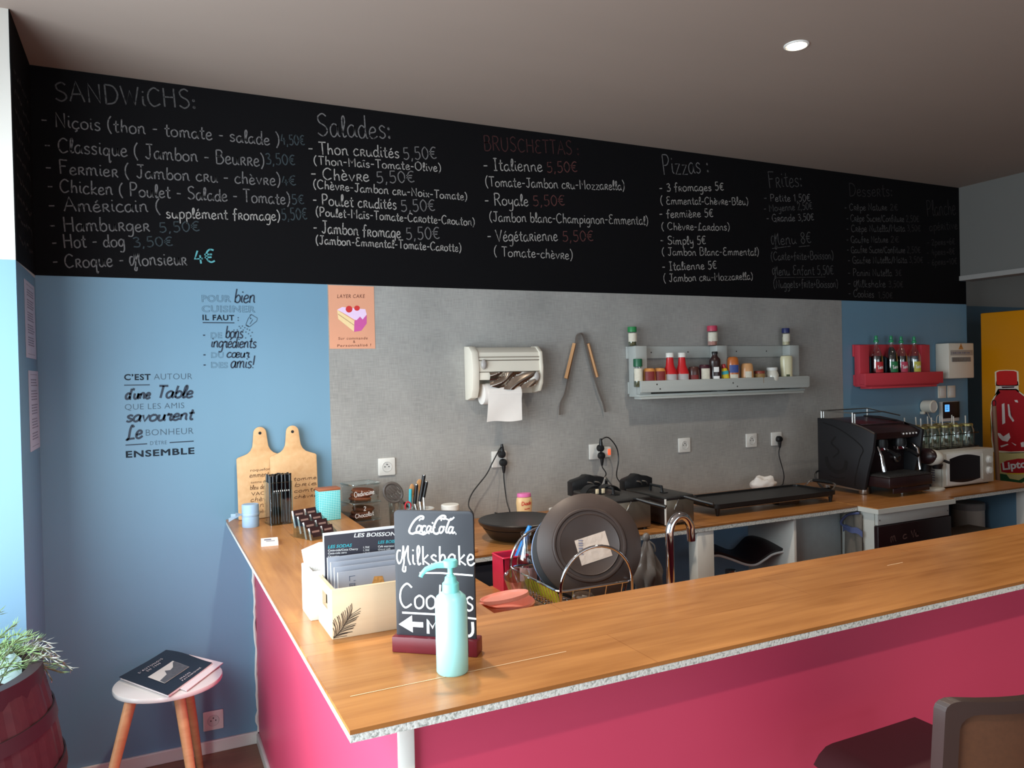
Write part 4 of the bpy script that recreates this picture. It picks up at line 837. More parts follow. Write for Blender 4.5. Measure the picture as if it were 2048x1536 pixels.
# menus in the front crate
m_slate = mat('slate_print', (62, 60, 70), .5, var=.04); m_grey = mat('grey_menu_card', (168, 170, 180), .55, var=.03); m_teal = mat('turquoise_ink', (60, 176, 190), .6); m_wht = mat('white_ink', (236, 234, 232), .6, var=.02)
mb_ = thing('drinks_menu', 'dark drinks menu card with white heading, tallest in the palm-print crate', 'menu card', (.75, -1.598, ZB+.0065))
part(mb_, 'card', B().box(0, .26, 0, .002, 0, .2085), mat('menu_white', (232, 230, 230), .6, var=.02)); part(mb_, 'dark_print', B().box(.003, .26, -.0004, -.0001, .02, .202), m_slate)
b = B(); mm = lambda a, c: (a-.75, -.0007, c-ZB-.0065); wy = lambda u, v: W(560+u*.2473, 1000+v*.2473, -1.599)
sans(b, 'LES BOISSONS', wy(598, 302), wy(960, 286), .0098, mm, bold=.02, shear=.2)
for i, (tx, v) in enumerate((('Coca-cola/Coca Cherry', 417), ('Coca-cola zero', 441), ('Orangina', 466))):
    p, q = wy(388, v), wy(388+(243, 152, 92)[i], v-(14, 10, 5)[i]); sans(b, tx, p, q, .0050, mm, bold=.015)
    sans(b, '1.70€', wy(674, v-26), wy(724, v-28), .0048, mm, bold=.015)
for i, tx in enumerate(('Café expresso', 'Grand café', 'Cappucino')): sans(b, tx, wy(793, 384+i*24), wy(793+(130, 100, 95)[i], 378+i*24), .0050, mm, bold=.015)
part(mb_, 'white_lettering', b, m_wht, smooth=False)
b = B(); sans(b, 'LES SODAS', wy(388, 392), wy(578, 378), .0078, mm, bold=.02, shear=.2); sans(b, 'LES BOISSONS CHAUDES', wy(793, 354), wy(1180, 330), .0078, mm, bold=.02, shear=.2); part(mb_, 'turquoise_lettering', b, m_teal, smooth=False)
ordn = ['rearmost', 'second from the back', 'third from the back', 'foremost, with small prints']
for k in range(4):
    t = thing('food_menu', 'grey menu card in the palm-print crate, '+ordn[k], 'menu card', (.757+.0045*k, -1.613-.016*k, ZB+.0065), group='grey menu cards in the crate')
    hh = .152-.009*k; part(t, 'card', B().box(0, .25, 0, .0022, 0, hh), m_grey); part(t, 'edge_trim', B().box(-.0012, 0, -.0002, .0024, 0, hh), m_wht, label='white left edge')
    if k == 3:
        b = B(); sq = lambda x0, x1, z0, z1, w=.0012: [b.box(x0, x1, -.0006, -.0001, z0, z0+w), b.box(x0, x1, -.0006, -.0001, z1-w, z1), b.box(x0, x0+w, -.0006, -.0001, z0, z1), b.box(x1-w, x1, -.0006, -.0001, z0, z1)]
        b.box(.026, .040, -.0006, -.0001, .112, .1132); b.box(.026, .0272, -.0006, -.0001, .102, .113); b.box(.036, .0405, -.0006, -.0001, .1005, .1017); sq(.026, .0395, .081, .0955); sq(.0285, .0325, .0865, .092, .0008); sq(.034, .038, .0865, .092, .0008); part(t, 'building_print', b, mat('blue_grey_print', (84, 96, 120), .6), smooth=False)
        b = B(); b.prism([(.078, .082), (.112, .082), (.106, .1035), (.086, .105)], -.0006, -.0001, 'y'); part(t, 'sandwich_print', b, mat('sandwich_print', (206, 150, 84), .6, var=.55, scale=150), smooth=False)

# ---------------------------------------------------------------- little easel chalkboard
SA = math.atan2(-.117, .146); SX, SY = .909, -1.930
m_ma = wood('mahogany_stand', (88, 20, 30), (128, 40, 50), planks=False, rough=.35, contrast=.5)
sg = thing('table_chalkboard', 'small black chalkboard in a dark red wooden stand on the bar', 'chalkboard sign', (SX, SY, ZB), SA)
b = B(); b.box(-.0945, .0945, -.002, .04, 0, .034, .003); part(sg, 'stand', b, m_ma)
pan = thing('x', '', '') if False else None
b = B(); b.prism(rrect(-.0885, .0885, .02, .302, .010), .012, .020, 'y', bev=.0015); part(sg, 'board', b, mat('slate_board', (44, 44, 50), .6, var=.12, scale=12))
def su(u, v): return ((u-868.5)/168*.182, (1279-v)/252*.268+.032)
def sc(u, v): return su(560+u*.2473, 1000+v*.2473)
mps = lambda a, c: (a, .0114, c)
b = B(); K = .0036
hand(b, 'Milkshake', sc(935, 548), sc(1590, 530), .040, K, mps, jit=.12, k=6); hand(b, 'Cookies', sc(942, 895), sc(1575, 895), .051, K*1.1, mps, jit=.12, k=6, shear=.05)
b.ribbon([sc(1125, 608), sc(1300, 602), sc(1565, 612)], .0036, mps); b.ribbon([sc(970, 938), sc(1300, 938), sc(1585, 958)], .0042, mps)
part(sg, 'chalk_lettering', b, m_wht, smooth=False)
b = B(); b.flat([sc(*p) for p in ((938, 1035), (1053, 956), (1053, 1008), (1145, 1008), (1145, 1050), (1057, 1050), (1057, 1096))][::-1], mps); hand(b, 'ḾENU', sc(1172, 1098), sc(1575, 1098), .030, .0062, mps, jit=.05)
part(sg, 'arrow_lettering', b, m_wht, smooth=False)
# flowing white script of the drink maker across the top
b = B(); P0 = (816, 1070)
def lg(*pts, w=2.0, k=6):
    q = _cr([su(P0[0]+x+.0*y, P0[1]-y) for x, y in pts], k); n = len(q)
    for i in range(n-1): pass
    b.ribbon(q, w*.00135, mps)
lg((31, 27), (33, 32), (26, 33), (14, 24), (5, 10), (3, 1), (10, -2), (20, 3), w=3.2); lg((10, -2), (20, 0), (32, -3), (40, 1), (45, -1), w=2.6); lg((31, 27), (27, 28), (24, 24), w=2)
lg((27, 14), (22, 14), (18, 7), (19, 2), (25, 3), (28, 10), (26, 14), (30, 13), w=2.6)
lg((38, 13), (33, 14), (29, 7), (31, 1), (36, 3), w=2.8)
lg((48, 13), (43, 14), (39, 7), (41, 2), (45, 5), (49, 14), w=2.6); lg((49, 14), (47, 5), (49, 2), (53, 5), w=2.6); lg((52, 11), (57, 12), w=2.6)
lg((76, 28), (78, 34), (71, 35), (61, 27), (54, 13), (53, 3), (59, -1), (67, 4), w=3.2); lg((64, 29), (76, 30), (88, 27), (96, 33), w=2.4); lg((76, 28), (71, 29), (69, 25), w=2)
lg((73, 13), (68, 13), (65, 6), (67, 1), (71, 3), (74, 9), (73, 13), (77, 13), w=2.6)
lg((91, 30), (86, 26), (79, 8), (80, 2), (85, 4), w=2.8); lg((92, 13), (87, 13), (84, 6), (86, 1), (90, 4), (94, 14), w=2.6); lg((94, 14), (91, 4), (93, 1), (97, 4), w=2.6); lg((98, 0), (99.5, 0), w=2.6); lg((50, 20), (53, 21), w=2.6)
part(sg, 'script_logo', b, m_wht, smooth=False)

# ---------------------------------------------------------------- pump bottle
m_gel = mat('pale_cyan_bottle', (168, 232, 232), .3, var=.02, sss=.3); m_pump = mat('mint_plastic', (136, 224, 218), .35, var=.02)
sb = thing('pump_bottle', 'pale cyan hand gel pump bottle standing before the small chalkboard', 'bottle', (.910, -2.034, ZB))
part(sb, 'body', B().lathe([(.029, 0), (.0315, .003), (.0318, .06), (.0318, .138), (.029, .150), (.021, .157), (.016, .160), (0, .160)], n=40), m_gel)
part(sb, 'collar', B().lathe([(.0165, .158), (.017, .160), (.0165, .176), (.0125, .180), (.011, .188), (.0075, .191), (.0075, .193), (0, .193)], n=24), m_pump)
b = B(); b.lathe([(.0055, .193), (.0055, .208), (.0145, .209), (.0155, .213), (.0155, .219), (.013, .222), (0, .222)], n=24); d = Vector((-.9, .2, 0)).normalized()
b.tube([Vector((0, 0, .214))+d*.008, Vector((0, 0, .2135))+d*.028, Vector((0, 0, .207))+d*.048, Vector((0, 0, .199))+d*.056, Vector((0, 0, .193))+d*.059], .005, 10, radii=[.0075, .006, .005, .0045, .0042]); part(sb, 'pump_head', b, m_pump)
b = B(); b.lathe([(.0324, .03), (.0324, .118)], n=60, cap=False); b.bm.verts.ensure_lookup_table()
bmesh.ops.delete(b.bm, geom=[v for v in b.bm.verts if not (-25 < math.degrees(math.atan2(v.co.y, v.co.x)) < 75)], context='VERTS'); part(sb, 'label', b, mat('faded_label', (176, 206, 204), .5, var=.1, scale=40), smooth=True)

# ================================================================ along the back worktop, left to right
m_clr = glass('clear_box_plastic', (250, 251, 250), .2)
m_cookie = mat('cookie_brown', (150, 84, 56), .8, var=.35, scale=60, bump=.3); m_choc = mat('chocolate_cookie', (104, 52, 38), .8, var=.35, scale=60, bump=.3)
LX0, LX1, LY0, LY1 = 1.152, 1.279, -.19, -.07
LR = math.radians(12)
def lunch(label, z, h, cookie, text):
    cx, cy = (LX0+LX1)/2, (LY0+LY1)/2; t = thing('cookie_box', label, 'container', (cx, cy, z), LR); w_, d_ = .066, .064
    b = B(); P = rrect(-w_+.004, w_-.004, -d_+.004, d_-.004, .010, 4); Q = rrect(-w_, w_, -d_, d_, .012, 4)
    for k in range(len(P)):
        k2 = (k+1) % len(P); b.face([b.bm.verts.new((*P[k], .001)), b.bm.verts.new((*P[k2], .001)), b.bm.verts.new((*Q[k2], h-.009)), b.bm.verts.new((*Q[k], h-.009))])
    b.prism(P, 0, .001, 'z'); part(t, 'body', b, m_clr)
    b = B(); b.prism(rrect(-w_-.003, w_+.003, -d_-.003, d_+.003, .013, 4), h-.009, h-.0005, 'z', bev=.002); part(t, 'lid', b, glass('clear_lid', (240, 244, 243), .6, .12))
    if cookie:
        c0_ = None
        for i in range(3):
            wx, wy_ = cx+(-.005+.008*i)*math.cos(LR), cy+.006*(i-1)
            lab = {0: 'lowest', 1: 'middle', 2: 'top'}[i]+' round cookie in the '+('upper' if 'upper' in label else 'lower')+' clear box'
            b = B(); b.lathe([(0, 0), (.045, 0), (.050, .006), (.045, .013), (.02, .0155), (0, .016)], n=20)
            solo('cookie', b, cookie, lab, 'cookie', (wx, wy_, z+.002+.0165*i), rot=(.05*(i-1), .06*(1-i), i), group='cookies in the clear boxes')
    if text:
        b = B()
        for tx, p0, p1, hh in text: hand(b, tx, p0, p1, hh, .0026, lambda a, c: (a, -d_-.0012, c), jit=.1, k=5)
        part(t, 'pen_lettering', b, m_wht, smooth=False)
    return t
lunch('clear lidded box under the two labelled cookie boxes', ZC+.0005, .082, None, None)
lunch('lower clear box, white pen lettering over chocolate cookies', ZC+.083, .078, m_choc, [('2', (-.020, .042), (-.006, .042), .018), ('Chocolat', (-.060, .014), (.030, .018), .018)])
lunch('upper clear box, white pen lettering over plain brown cookies', ZC+.1615, .080, m_cookie, [('Ordinaire', (-.062, .026), (.034, .032), .022)])
m_glass = glass('drinking_glass', (250, 251, 250), .45)
def tumbler(name, label, cat, x, y, z, h, r0, r1, flip=False, group=None, stem=0):
    b = B(); p = [(0, .004), (r0*.92, .004), (r1*.95, h), (r1, h), (r0, 0), (0, 0)] if not stem else [(0, .002), (.030, .002), (.004, .01), (.004, stem), (r0*.8, stem+.012), (r0, stem+.04), (r1, h), (r1*.96, h), (r0*.93, stem+.04), (0, stem+.012)]
    if flip: p = [(r, h-zz) for r, zz in p][::-1]
    b.lathe(p, n=28, cap=False); return solo(name, b, m_glass, label, cat, (x, y, z), group=group)
tumbler('drinking_glass', 'tall clear glass beside the labelled cookie boxes, nearest the wall', 'glass', 1.375, -.13, ZC, .165, .028, .036)
tumbler('drinking_glass', 'clear glass standing upside down in front of the utensil crock', 'glass', 1.385, -.30, ZC, .135, .026, .035, True)
tumbler('drinking_glass', 'clear glass next to the white crock, closest to the bar', 'glass', 1.335, -.385, ZC, .115, .027, .036)
# crock with utensils
kr = thing('utensil_crock', 'pale utensil crock behind the small chalkboard', 'crock', (1.462, -.24, ZC)); part(kr, 'body', B().lathe([(.048, 0), (.052, .01), (.054, .118), (.050, .12), (.047, .11), (.045, .01), (0, .01)], n=30), mat('stone_crock', (196, 190, 182), .4))
def at(u, v, y=-.2): x, z = W(u, v, y); return Vector((x, y, z))
def tool(name, label, cat, base, parts):
    o = Vector(base); t = thing(name, label, cat, base)
    for pn, fn, m in parts: b = B(); fn(b, o); part(t, pn, b, m)
    return t
cb = (1.462, -.24, ZC+.014); m_sp = mat('grey_nylon', (86, 80, 76), .4, var=.1)
def spat(b, o):
    c = at(786, 985, -.22)-o; up = (at(770, 965, -.22)-at(808, 1005, -.22)).normalized(); sd = Vector((up.z, 0, -up.x))
    for i in range(-3, 4):
        if i == -3 or i == 3: continue
        s = .0115*i; L_ = .038*math.sqrt(max(0, 1-(s/.034)**2))
        b.tube([c+sd*s-up*L_*.8, c+sd*s+up*L_*.8], .0048, 6)
    ring = [c+sd*.037*math.cos(a*.3142)+up*.046*math.sin(a*.3142) for a in range(20)]; b.tube(ring, .0065, 8, closed=True); b.sph(c+up*.018, (.032, .003, .024), 12, 6); b.sph(c-up*.030, (.026, .003, .014), 12, 6)
    b.tube([c-up*.04, c-up*.065], .008, 8)
tool('slotted_turner', 'grey slotted turner leaning left out of the crock', 'utensil', cb, [('slotted_head', spat, m_sp), ('handle', lambda b, o: b.rod(Vector((.006, .01, .006)), at(808, 1005, -.22)-o, .006), m_blk)])
m_spoon = mat('wooden_spoon', (190, 140, 92), .6, var=.15, scale=20, stretch=(1, 1, .2))
tool('wooden_spoon', 'wooden spoon upright in the crock, behind the blue-handled tool', 'utensil', cb, [('handle', lambda b, o: b.rod(Vector((.0, .022, 0)), at(826, 990, -.19)-o, .005), m_spoon), ('bowl', lambda b, o: b.sph(at(824, 980, -.19)-o, (.013, .006, .028)), m_spoon)])
tool('wooden_fork', 'pale wooden spatula tip at the back of the crock', 'utensil', cb, [('handle', lambda b, o: b.rod(Vector((.016, .03, 0)), at(838, 975, -.17)-o, .005), m_spoon), ('blade', lambda b, o: b.sph(at(839, 968, -.17)-o, (.014, .003, .022)), m_spoon)])
tool('blue_handled_brush', 'turquoise-handled utensil between the spoon and the knives', 'utensil', cb, [('handle', lambda b, o: b.tube([Vector((-.004, -.004, 0)), at(820, 1010, -.22)-o, at(821, 978, -.22)-o], .007, 10), m_teal)])
for i, (u0, v0, u1, v1, lab) in enumerate(((829, 1014, 833, 970, 'shorter black knife handle with a white tip in the crock'), (838, 1012, 848, 951, 'longest black knife handle in the crock'), (846, 1000, 853, 964, 'black knife handle at the right edge of the crock'))):
    tool('kitchen_knife', lab, 'knife', cb, [('handle', lambda b, o: b.tube([at(u0*.85+u1*.15, v0*.85+v1*.15, -.215)-o, at(u1, v1, -.215)-o], .008, 10), m_blk), ('blade', lambda b, o: b.tube([Vector((.012*(i-1), -.02+.012*i, .0)), at(u0*.85+u1*.15, v0*.85+v1*.15, -.215)-o], .004, 6), m_steel), ('end_cap', lambda b, o: b.sph(at(u1, v1, -.215)-o, .0072, 10, 6), m_steel)])
tool('scissors', 'red-handled scissors in the front of the crock', 'scissors', cb, [('handle_loop', lambda b, o: b.tube([at(816, 1012, -.26)-o+Vector((.013*math.cos(a*.5236), 0, .018*math.sin(a*.5236))) for a in range(12)], .0035, 8, closed=True), mat('red_plastic', (196, 40, 52), .4)), ('blade', lambda b, o: b.rod(Vector((-.02, -.025, 0)), at(816, 1012, -.26)-o+Vector((0, 0, -.018)), .004), m_steel)])
jr = thing('storage_jar', 'jar with a wide white lid showing above the small chalkboard', 'jar', (1.60, -.22, ZC)); part(jr, 'body', B().lathe([(.04, 0), (.042, .005), (.042, .085), (.036, .095), (0, .095)], n=28), mat('cream_jar', (214, 206, 190), .4)); part(jr, 'lid', B().lathe([(.039, .0952), (.041, .097), (.041, .118), (.038, .121), (0, .121)], n=32), m_plast)
# crepe plate
m_cast = mat('black_nonstick', (24, 22, 22), .38, var=.25, scale=12); cp = thing('crepe_maker', 'round black electric crepe plate on the back worktop', 'crepe maker', (1.79, -.528, ZC))
part(cp, 'hot_plate', B().lathe([(.150, .056), (.166, .070), (.170, .082), (.166, .086), (.158, .084), (0, .084)], n=56), m_cast); part(cp, 'body', B().lathe([(.115, .010), (.122, .012), (.152, .0555), (0, .0555)], n=48), m_blk)
for a in (30, 150, 270): part(cp, 'foot', B().cyl(.012, 0, .0095, .095*math.cos(math.radians(a)), .095*math.sin(math.radians(a)), 12), m_blk)
sp = thing('sponge', 'small wooden scouring block topped with green, by the bar chalkboard', 'sponge', (1.512, -.655, ZC), .1); part(sp, 'block', B().box(-.045, .03, -.02, .02, 0, .017, .003), m_spoon); part(sp, 'scouring_pad', B().box(-.04, .0, -.016, .016, .0172, .025, .002), mat('green_scourer', (120, 176, 150), .9))
sq = thing('squeeze_bottle', 'beige squeeze bottle with a pink cap and red lettering', 'bottle', (1.995, -.175, ZC)); part(sq, 'body', B().lathe([(.036, 0), (.039, .006), (.037, .04), (.041, .085), (.038, .108), (.032, .114), (0, .114)], n=30, sy=.7), mat('beige_plastic', (222, 188, 138), .4, sss=.1)); part(sq, 'cap', B().lathe([(.035, .1142), (.036, .117), (.034, .130), (.0, .132)], n=30, sy=.75), mat('pink_cap', (230, 120, 180), .4))
b = B(); cyl = lambda R: (lambda a, c: (R*math.sin(a/R), -R*.7*math.cos(a/R)-.0012, c)); hand(b, 'Diado', (-.028, .076), (.028, .080), .017, .0032, cyl(.0405), jit=0, shear=.15); hand(b, 'sucre', (-.012, .056), (.018, .058), .008, .0016, cyl(.039), jit=0); part(sq, 'red_lettering', b, mat('red_ink', (200, 50, 48), .5), smooth=False)
b = B(); b.sheet(lambda u, v: (.0395*math.sin(-1.2+2.4*u), -.0395*.7*math.cos(-1.2+2.4*u)-.001, .006+v*(.016+.012*math.sin(u*3.1))), 14, 3); part(sq, 'red_band', b, mat('red_band', (206, 60, 56), .5, var=.3, scale=80))
wl = thing('white_pot', 'small white lidded pot half hidden behind the big round pan', 'pot', (2.17, -.17, ZC)); part(wl, 'body', B().lathe([(.03, 0), (.033, .003), (.033, .03), (0, .03)], n=24), m_plast); part(wl, 'lid', B().lathe([(.0345, .0302), (.0345, .040), (.032, .042), (0, .042)], n=24), m_plast)

m_mayo_ = mat('cream_bracket', (216, 200, 168), .5)
# ---------------------------------------------------------------- two fryers
m_fry = mat('fryer_steel', (128, 118, 104), .35, metal=.7, var=.08, scale=6); m_fryd = mat('fryer_dark', (40, 30, 28), .45, var=.1); m_lid = mat('fryer_lid', (62, 60, 58), .4, metal=.4, var=.08)
def fryer(label, x0, x1, y0, y1, h):
    t = thing('deep_fryer', label, 'deep fryer', (x0, y0, ZC)); w_, d_ = x1-x0, y1-y0
    part(t, 'tank', B().box(.002, w_, .004, d_-.05, .008, h-.014, .003), m_fryd); part(t, 'front_plate', B().box(.010, w_-.002, -.001, .0035, .012, h-.018, .001), m_fry); part(t, 'edge_trim', B().box(0, .0075, -.003, .004, .008, h-.01, .001), m_plast, label='pale upright edge of the front')
    part(t, 'lid', B().box(0, w_, 0, d_-.055, h-.0135, h, .004), m_lid)
    b = B(); z = h+.028; b.tube([(w_*.42, d_*.30, h), (w_*.42, d_*.31, z), (w_*.42, d_*.55, z), (w_*.42, d_*.56, h)], .0065, 8); b.box(w_*.40-.006, w_*.44+.012, d_*.24, d_*.32, h-.001, h+.004); part(t, 'lid_handle', b, m_blk)
    b = B(); b.prism([(0, h-.03), (w_, h-.03), (w_, h+.040), (w_*.82, h+.052), (w_*.62, h+.056), (w_*.52, h+.064), (w_*.40, h+.064), (w_*.32, h+.054), (w_*.06, h+.042), (0, h+.034)], d_-.05, d_, 'y', bev=.004); part(t, 'control_head', b, m_blk)
    b = B(); [b.tube(smooth_path([(w_*(.42+k), d_-.0505, h+.03), (w_*(.52+k), d_-.056, h+.026), (w_*(.60+k), d_-.0505, h+.012)], 4), .004, 8) for k in (0, .2)]; part(t, 'element_tube', b, m_steel)
    b = B(); hx = w_*.52; b.tube([(hx, .03, h-.005), (hx+.012, -.015, h-.004)], .005, 8); b.tube([(hx+.012, -.015, h-.003), (hx+.05, -.075, h-.018), (hx+.085, -.125, h-.030)], .008, 10, radii=[.007, .010, .0085]); part(t, 'basket_handle', b, m_blk)
    b = B(); b.tube(smooth_path([(hx-.01, -.003, h-.016), (hx-.03, -.008, h-.04), (hx-.035, -.005, h-.06)], 4), .003, 6); part(t, 'hook', b, m_steel)
    for fx in (.02, w_-.02):
        for fy in (.02, d_-.07): part(t, 'foot', B().cyl(.009, 0, .0085, fx, fy, 10), m_blk)
    return t
fryer('steel deep fryer with black lid, partly hidden by the big round pan', 2.185, 2.385, -.655, -.26, .146)
fb = thing('fry_basket', 'black curved fry basket parts with cream brackets, lying on the left fryer', 'basket', (2.26, -.44, ZC+.1465)); b = B()
for k, (dx, dy, r) in enumerate(((-.03, .02, .052), (.02, -.03, .058))): b.sheet(lambda u, v: (dx+r*math.cos(math.radians(25+150*u)), dy+.05*(v-.5), .004+r*.85*math.sin(math.radians(25+150*u))-.42*r*.85), 14, 3, .004)
for v in b.bm.verts: v.co.z = max(v.co.z, .0006)
part(fb, 'basket_shell', b, m_blk); b = B(); [b.box(x, x+.016, -.06, -.054, .004, .026, .002) for x in (-.062, -.030)]; part(fb, 'bracket', b, m_mayo_); b = B(); [b.tube(smooth_path([(.02+.01*k, .03, .012+.01*k), (.05, .035, .05+.006*k), (.085, .03, .02)], 4), .003, 6) for k in range(3)]; part(fb, 'wire_handle', b, m_steel)
fryer('steel deep fryer with black lid, next to the long griddle', 2.462, 2.625, -.655, -.29, .134)
# ---------------------------------------------------------------- long griddle
gr = thing('griddle', 'long black electric griddle on four short legs', 'griddle', (3.205, -.445, ZC))
b = B(); n_ = rrect(-.405, .40, -.155, .135, .03, 5); i_ = rrect(-.395, .39, -.145, .125, .024, 5)
b.prism(n_, .040, .050, 'z'); 
for P, Q, z0, z1 in ((n_, n_, .050, .060), (n_, i_, .060, .060), (i_, i_, .060, .052)):
    for k in range(len(P)):
        k2 = (k+1) % len(P); b.face([b.bm.verts.new((*P[k], z0)), b.bm.verts.new((*P[k2], z0)), b.bm.verts.new((*Q[k2], z1)), b.bm.verts.new((*Q[k], z1))])
b.flat(i_, lambda a, c: (a, c, .052)); part(gr, 'hot_plate', b, m_cast)
for x, y in ((-.375, -.13), (-.375, .10), (.38, -.125), (.38, .10)): part(gr, 'leg', B().lathe([(.013, .0395), (.012, .03), (.007, 0), (0, 0)], cx=x, cy=y, n=12), m_blk)
part(gr, 'support_rod', B().rod((-.375, -.13, .030), (.38, -.125, .030), .004), m_steel); part(gr, 'heating_rail', B().box(-.30, .30, -.02, .02, .026, .0395, .004), m_fryd)
for s in (-1, 1):
    b = B(); x = s*.405; b.tube(smooth_path([(x*.99, -.10, .048), (x+s*.03, -.10, .066), (x+s*.05, -.08, .085), (x+s*.05, .06, .085), (x+s*.03, .08, .066), (x*.99, .08, .048)], 5), .0035, 8); part(gr, 'handle_wire', b, m_steel)
    b = B(); b.tube([(x+s*.05, -.075, .085), (x+s*.05, -.01, .087), (x+s*.05, .055, .085)], .012, 10, radii=[.009, .012, .009]); part(gr, 'handle_grip', b, m_blk)
part(gr, 'thermostat', B().box(.02, .16, -.13, -.05, .012, .039, .006), m_blk)
cu_ = thing('crumpled_cloth', 'crumpled white cloth in the corner behind the griddle', 'cloth', (3.55, -.12, ZC)); b = B(); b.sph((0, 0, .042), (.085, .05, .042), 26, 16)
rnd = random.Random(8)
for v in b.bm.verts: v.co *= 1+.22*math.sin(v.co.x*70+2)*math.sin(v.co.y*85)*math.cos(v.co.z*90); v.co.z = max(v.co.z, 0)
part(cu_, 'cloth_body', b, m_nap)

# ================================================================ hung on the back wall
m_post = mat('salmon_paper', (226, 160, 128), .7, var=.02); m_bro = mat('brown_ink', (112, 60, 44), .7)
pc = [W(655, 571), W(747, 573), W(748, 698), W(662, 696)]; px0, pz0 = 1.128, 1.697
po = thing('poster', 'salmon pink cake poster at the top left of the grey wall covering', 'poster', (px0, -.0016, pz0))
part(po, 'sheet', B().box(-.004, .205, -.0012, 0, 0, .286), m_post)
mpp = lambda a, c: (a-px0, -.0014, c-pz0); wp5 = lambda u, v: W(220+u*.26367, 560+v*.26367)
b = B(); sans(b, 'LAYER CAKE', wp5(1722, 137), wp5(1930, 136), .017, mpp, shear=.15, bold=.01, space=1.15); sans(b, 'Sur commande', wp5(1730, 453), wp5(1952, 450), .012, mpp, shear=.15, bold=.01, space=1.15); sans(b, '&', wp5(1843, 477), wp5(1860, 477), .012, mpp, bold=.01); sans(b, 'Personnalisé !', wp5(1722, 508), wp5(1978, 502), .012, mpp, shear=.15, bold=.01, space=1.15)
part(po, 'poster_lettering', b, m_bro, smooth=False)
def polyp(name, col, *polys):
    b = B()
    for i, P in enumerate(polys): b.flat([wp5(*p) for p in P], lambda a, c: (a-px0, -.0014-.0001*{'cake_sponge_print': 0, 'cake_icing_print': 1.6, 'cake_pink_print': 1, 'strawberry_print': 3, 'filling_print': 2}[name], c-pz0))
    part(po, name, b, mat(name, col, .7, var=.06, scale=60), smooth=False)
polyp('cake_sponge_print', (244, 214, 160), [(1722, 228), (1852, 310), (1850, 392), (1730, 296)][::-1])
polyp('cake_pink_print', (206, 88, 158), [(1852, 312), (1905, 270), (1946, 268), (1946, 330), (1905, 385), (1850, 394)][::-1])
polyp('cake_icing_print', (236, 206, 236), [(1722, 226), (1760, 205), (1850, 215), (1935, 222), (1946, 262), (1915, 300), (1895, 278), (1870, 305), (1850, 300), (1790, 262)][::-1])
polyp('strawberry_print', (208, 50, 50), [(1812+26*math.cos(k*.524), 222+26*math.sin(k*.524)) for k in range(12)][::-1], [(1872+22*math.cos(k*.524), 214+20*math.sin(k*.524)) for k in range(12)][::-1], )
polyp('filling_print', (190, 150, 110), [(1728, 255), (1850, 340), (1850, 346), (1728, 262)][::-1])

# ---- roll dispenser
rd = thing('roll_dispenser', 'white kitchen roll dispenser with foil, on the grey wall', 'roll dispenser', (1.96, -.0016, 1.45))
m_cr = mat('cream_plastic', (228, 220, 204), .4, var=.02, scale=6)
prof = [(0, .255), (-.06, .252), (-.095, .225), (-.105, .15), (-.098, .07), (-.075, .03), (-.03, .02), (0, .02)]   # y, z side outline
for s, x0, x1 in ((0, -.188, -.150), (1, .175, .195)):
    b = B(); b.prism([(y, z-(.0 if s else .028)*(1-z/.25)) for y, z in prof], x0, x1, 'x', bev=.006); part(rd, 'end_cap', b, m_cr)
b = B(); b.prism([(0, .25), (-.058, .246), (-.088, .222), (-.094, .185), (0, .185)], -.1495, .1745, 'x'); part(rd, 'top_cover', b, m_cr)
b = B(); b.prism([(0, .182), (-.093, .182), (-.098, .13), (0, .13)], -.1495, .1745, 'x'); part(rd, 'middle_cover', b, m_cr)
b = B(); b.box(-.1495, .1745, -.0965, 0, .09, .127, .003); part(rd, 'lower_rail', b, m_cr); part(rd, 'back_plate', B().box(-.15, .175, -.012, 0, .02, .089), m_cr)
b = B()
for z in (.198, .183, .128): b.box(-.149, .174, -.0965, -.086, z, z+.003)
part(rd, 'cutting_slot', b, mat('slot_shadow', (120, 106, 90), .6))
for x, z in ((-.128, .165), (.155, .104)):
    b = B(); b.sph((x, -.102, z), (.016, .012, .024), 14, 10); part(rd, 'cutter_knob', b, mat('grey_knob', (170, 164, 160), .35))
b = B(); rnd = random.Random(12)
b.sheet(lambda u, v: (-.10+.245*u+.02*(1-v)*math.sin(u*9), -.1005-.010*abs(math.sin(u*9+v*4))-.004*math.sin(v*9+u*13), .126-.066*v-.02*v*math.sin(u*3.1)), 40, 14); part(rd, 'foil_sheet', b, mat('aluminium_foil', (206, 196, 184), .22, metal=1, var=.1, scale=30), smooth=True, angle=25)
b = B(); b.mark(); b.lathe([(.018, 0), (.05, 0), (.05, .195), (.018, .195)], n=36); b.xf(Matrix.Translation((-.125, -.058, .022)) @ Matrix.Rotation(math.pi/2, 4, 'Y')); part(rd, 'paper_roll', b, m_nap)
b = B(); b.sheet(lambda u, v: (-.108+.175*u-.006*v+.012*(u-.5)*v, -.109-.004*math.sin(u*5+v*3)*v+.006*v, .034-.145*v+.003*math.sin(u*7)*v), 18, 10, .0008)
b.sheet(lambda u, v: (-.108+.175*u, -.058-.0515*math.sin(v*1.6), .022+.0515*math.cos(v*1.6)), 10, 8, .0006); part(rd, 'paper_sheet', b, m_nap)
